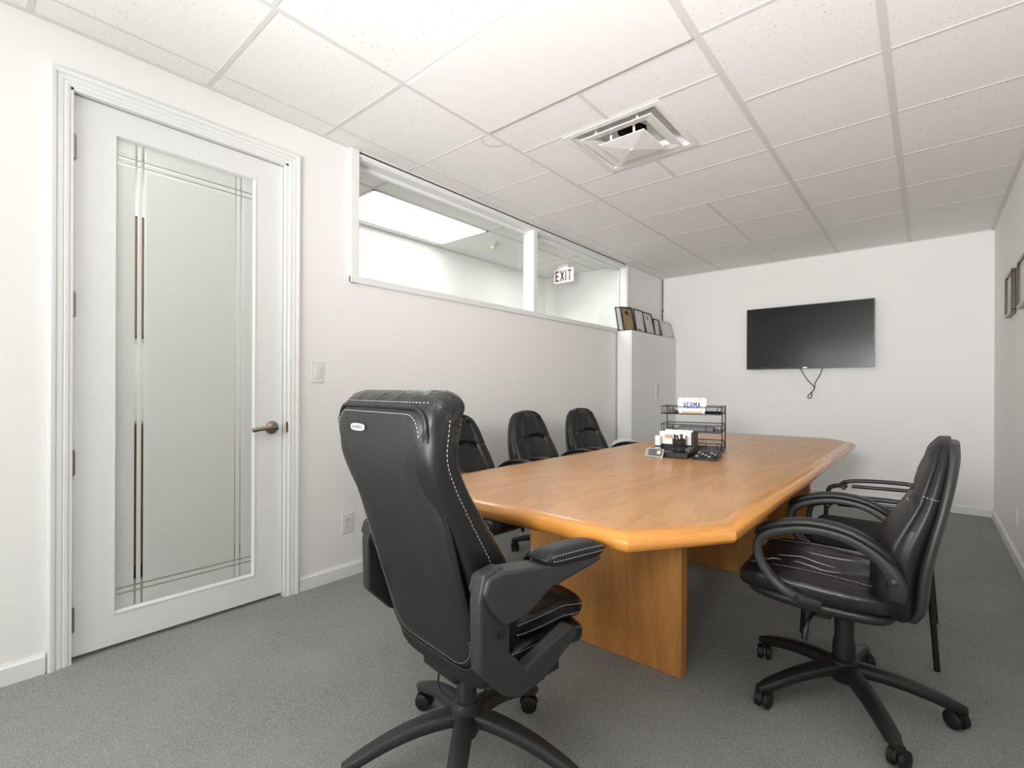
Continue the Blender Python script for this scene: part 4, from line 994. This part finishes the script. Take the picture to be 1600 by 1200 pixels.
MB().lathe([(0,.001),(.017,.001),(.018,.006),(.018,.050),(0,.050)], (0,0,0), 20).build('tube', M['lime'], gl, smooth=40)
MB().lathe([(.0184,.044),(.0186,.054),(0,.054)], (0,0,0), 20).build('blue_ring', M['blue'], gl, smooth=40)
MB().lathe([(.0178,.054),(.0175,.105),(.013,.110),(0,.110)], (0,0,0), 20).build('cap', M['paper'], gl, smooth=40)
ch = thing('card_holder', 'slanted grey and tan desk card holder with a round badge', 'card holder', (-1.165, 2.585, TZ), R(-6))
mt = Matrix.Translation((0, 0, .001)) @ Matrix.Rotation(R(-28), 4, 'X')
MB().box((-.052, 0, 0), (.052, .010, .054), mt).build('back_plate', M['steel'], ch, bevel=.002)
MB().box((-.040, -.0015, .010), (.044, .001, .048), mt).build('face', M['slate'], ch)
MB().prism([(0, .001), (.055, .001), (.030, .046), (.022, .046)], -.058, -.050, 'x').build('side_cheek', M['tan'], ch, bevel=.001)
MB().prism([(.026+.011*cos(2*pi*k/20), .030+.011*sin(2*pi*k/20)) for k in range(20)], -.0045, -.0005, 'y', mt).build('badge', M['cream'], ch)
cl = thing('calculator', 'black desk calculator lying flat at the organizer\'s right end', 'calculator', (-.925, 2.745, TZ), R(10))
pf = [(-.098, .001), (.098, .001), (.098, .030), (.092, .034), (-.090, .014), (-.098, .010)]
MB().prism(pf, -.064, .064, 'x').build('case', M['black_plastic'], cl, bevel=.004)
sl = Matrix.Translation((0, 0, .0245)) @ Matrix.Rotation(math.atan2(.020, .182), 4, 'X')
MB().box((-.052, .045, .0), (.052, .080, .002), sl).build('display', M['slate'], cl, bevel=.001)
for i in range(5):
    for j in range(4):
        MB().box((-.052+i*.0215, -.078+j*.0275, -.001), (-.052+i*.0215+.017, -.078+j*.0275+.020, .0045), sl).build('key', M['grey_plastic'] if (i+j) % 3 else M['grey_ink'], cl, bevel=.002, seg=1)

# ================================================================== LIGHT
w = bpy.data.worlds.new('daylight'); scn.world = w; w.use_nodes = True
w.node_tree.nodes['Background'].inputs[0].default_value = (.85, .92, 1, 1); w.node_tree.nodes['Background'].inputs[1].default_value = 1.0
def area(name, loc, rot, sx, sy, power, col=(1,1,1)):
    l = bpy.data.lights.new(name, 'AREA'); l.shape = 'RECTANGLE'; l.size = sx; l.size_y = sy; l.energy = power; l.color = col
    o = bpy.data.objects.new(name, l); COL.objects.link(o); o.location = loc; o.rotation_euler = rot; return o
# fill light placed outside the added rear window, standing in for daylight
area('window_fill', ((RW[0]+RW[1])/2, YR-.16, (RW[2]+RW[3])/2), (R(90), 0, 0), 1.5, 1.25, 42, (1, .99, .985))
# the photographer's two soft flashes behind the camera, turned to the ceiling
def flash(name, loc, aim, power, cone):
    l = bpy.data.lights.new(name, 'SPOT'); l.energy = power; l.spot_size = R(cone); l.spot_blend = 1.0; l.shadow_soft_size = .30; l.color = (1, .992, .985)
    o = bpy.data.objects.new(name, l); COL.objects.link(o); o.location = loc
    o.rotation_euler = (V(aim)-V(loc)).to_track_quat('-Z', 'Y').to_euler(); return o
flash('bounce_flash', (-.15, -1.4, 1.6), (-.85, 3.0, HC), 570, 80)
flash('bounce_flash', (-.9, -1.4, .8), (-.6, .6, HC), 215, 110)
# fill lights added to brighten the hallway end and the door glass
area('hallway_fill', (-3.02, 4.25, HC-.03), (0, 0, 0), .4, .5, 9, (1, .995, .985))
area('hallway_fill', (-3.2, .2, HC-.03), (0, 0, 0), .6, .8, 20, (1, .995, .985))

# ================================================================== CAMERA
cam = bpy.data.cameras.new('camera'); co = bpy.data.objects.new('camera', cam); COL.objects.link(co)
cam.sensor_width = 36; cam.sensor_fit = 'HORIZONTAL'; cam.lens = 760.24/1600*36; cam.shift_x = 0; cam.shift_y = 8.94/1600
cam.clip_start = .02; cam.clip_end = 60
yaw, roll = R(40.515), R(.2466)
fw = V((-sin(yaw), cos(yaw), 0)); rt = V((cos(yaw), sin(yaw), 0)); up = V((0,0,1))
r2 = rt*cos(roll) + up*sin(roll); u2 = up*cos(roll) - rt*sin(roll)
co.matrix_world = basis((0, 0, 1.11), r2, u2, -fw)
scn.camera = co
scn.view_settings.view_transform = 'Standard'; scn.view_settings.look = 'None'; scn.view_settings.gamma = 1; scn.view_settings.use_curve_mapping = False
scn.view_settings.exposure = 0.17
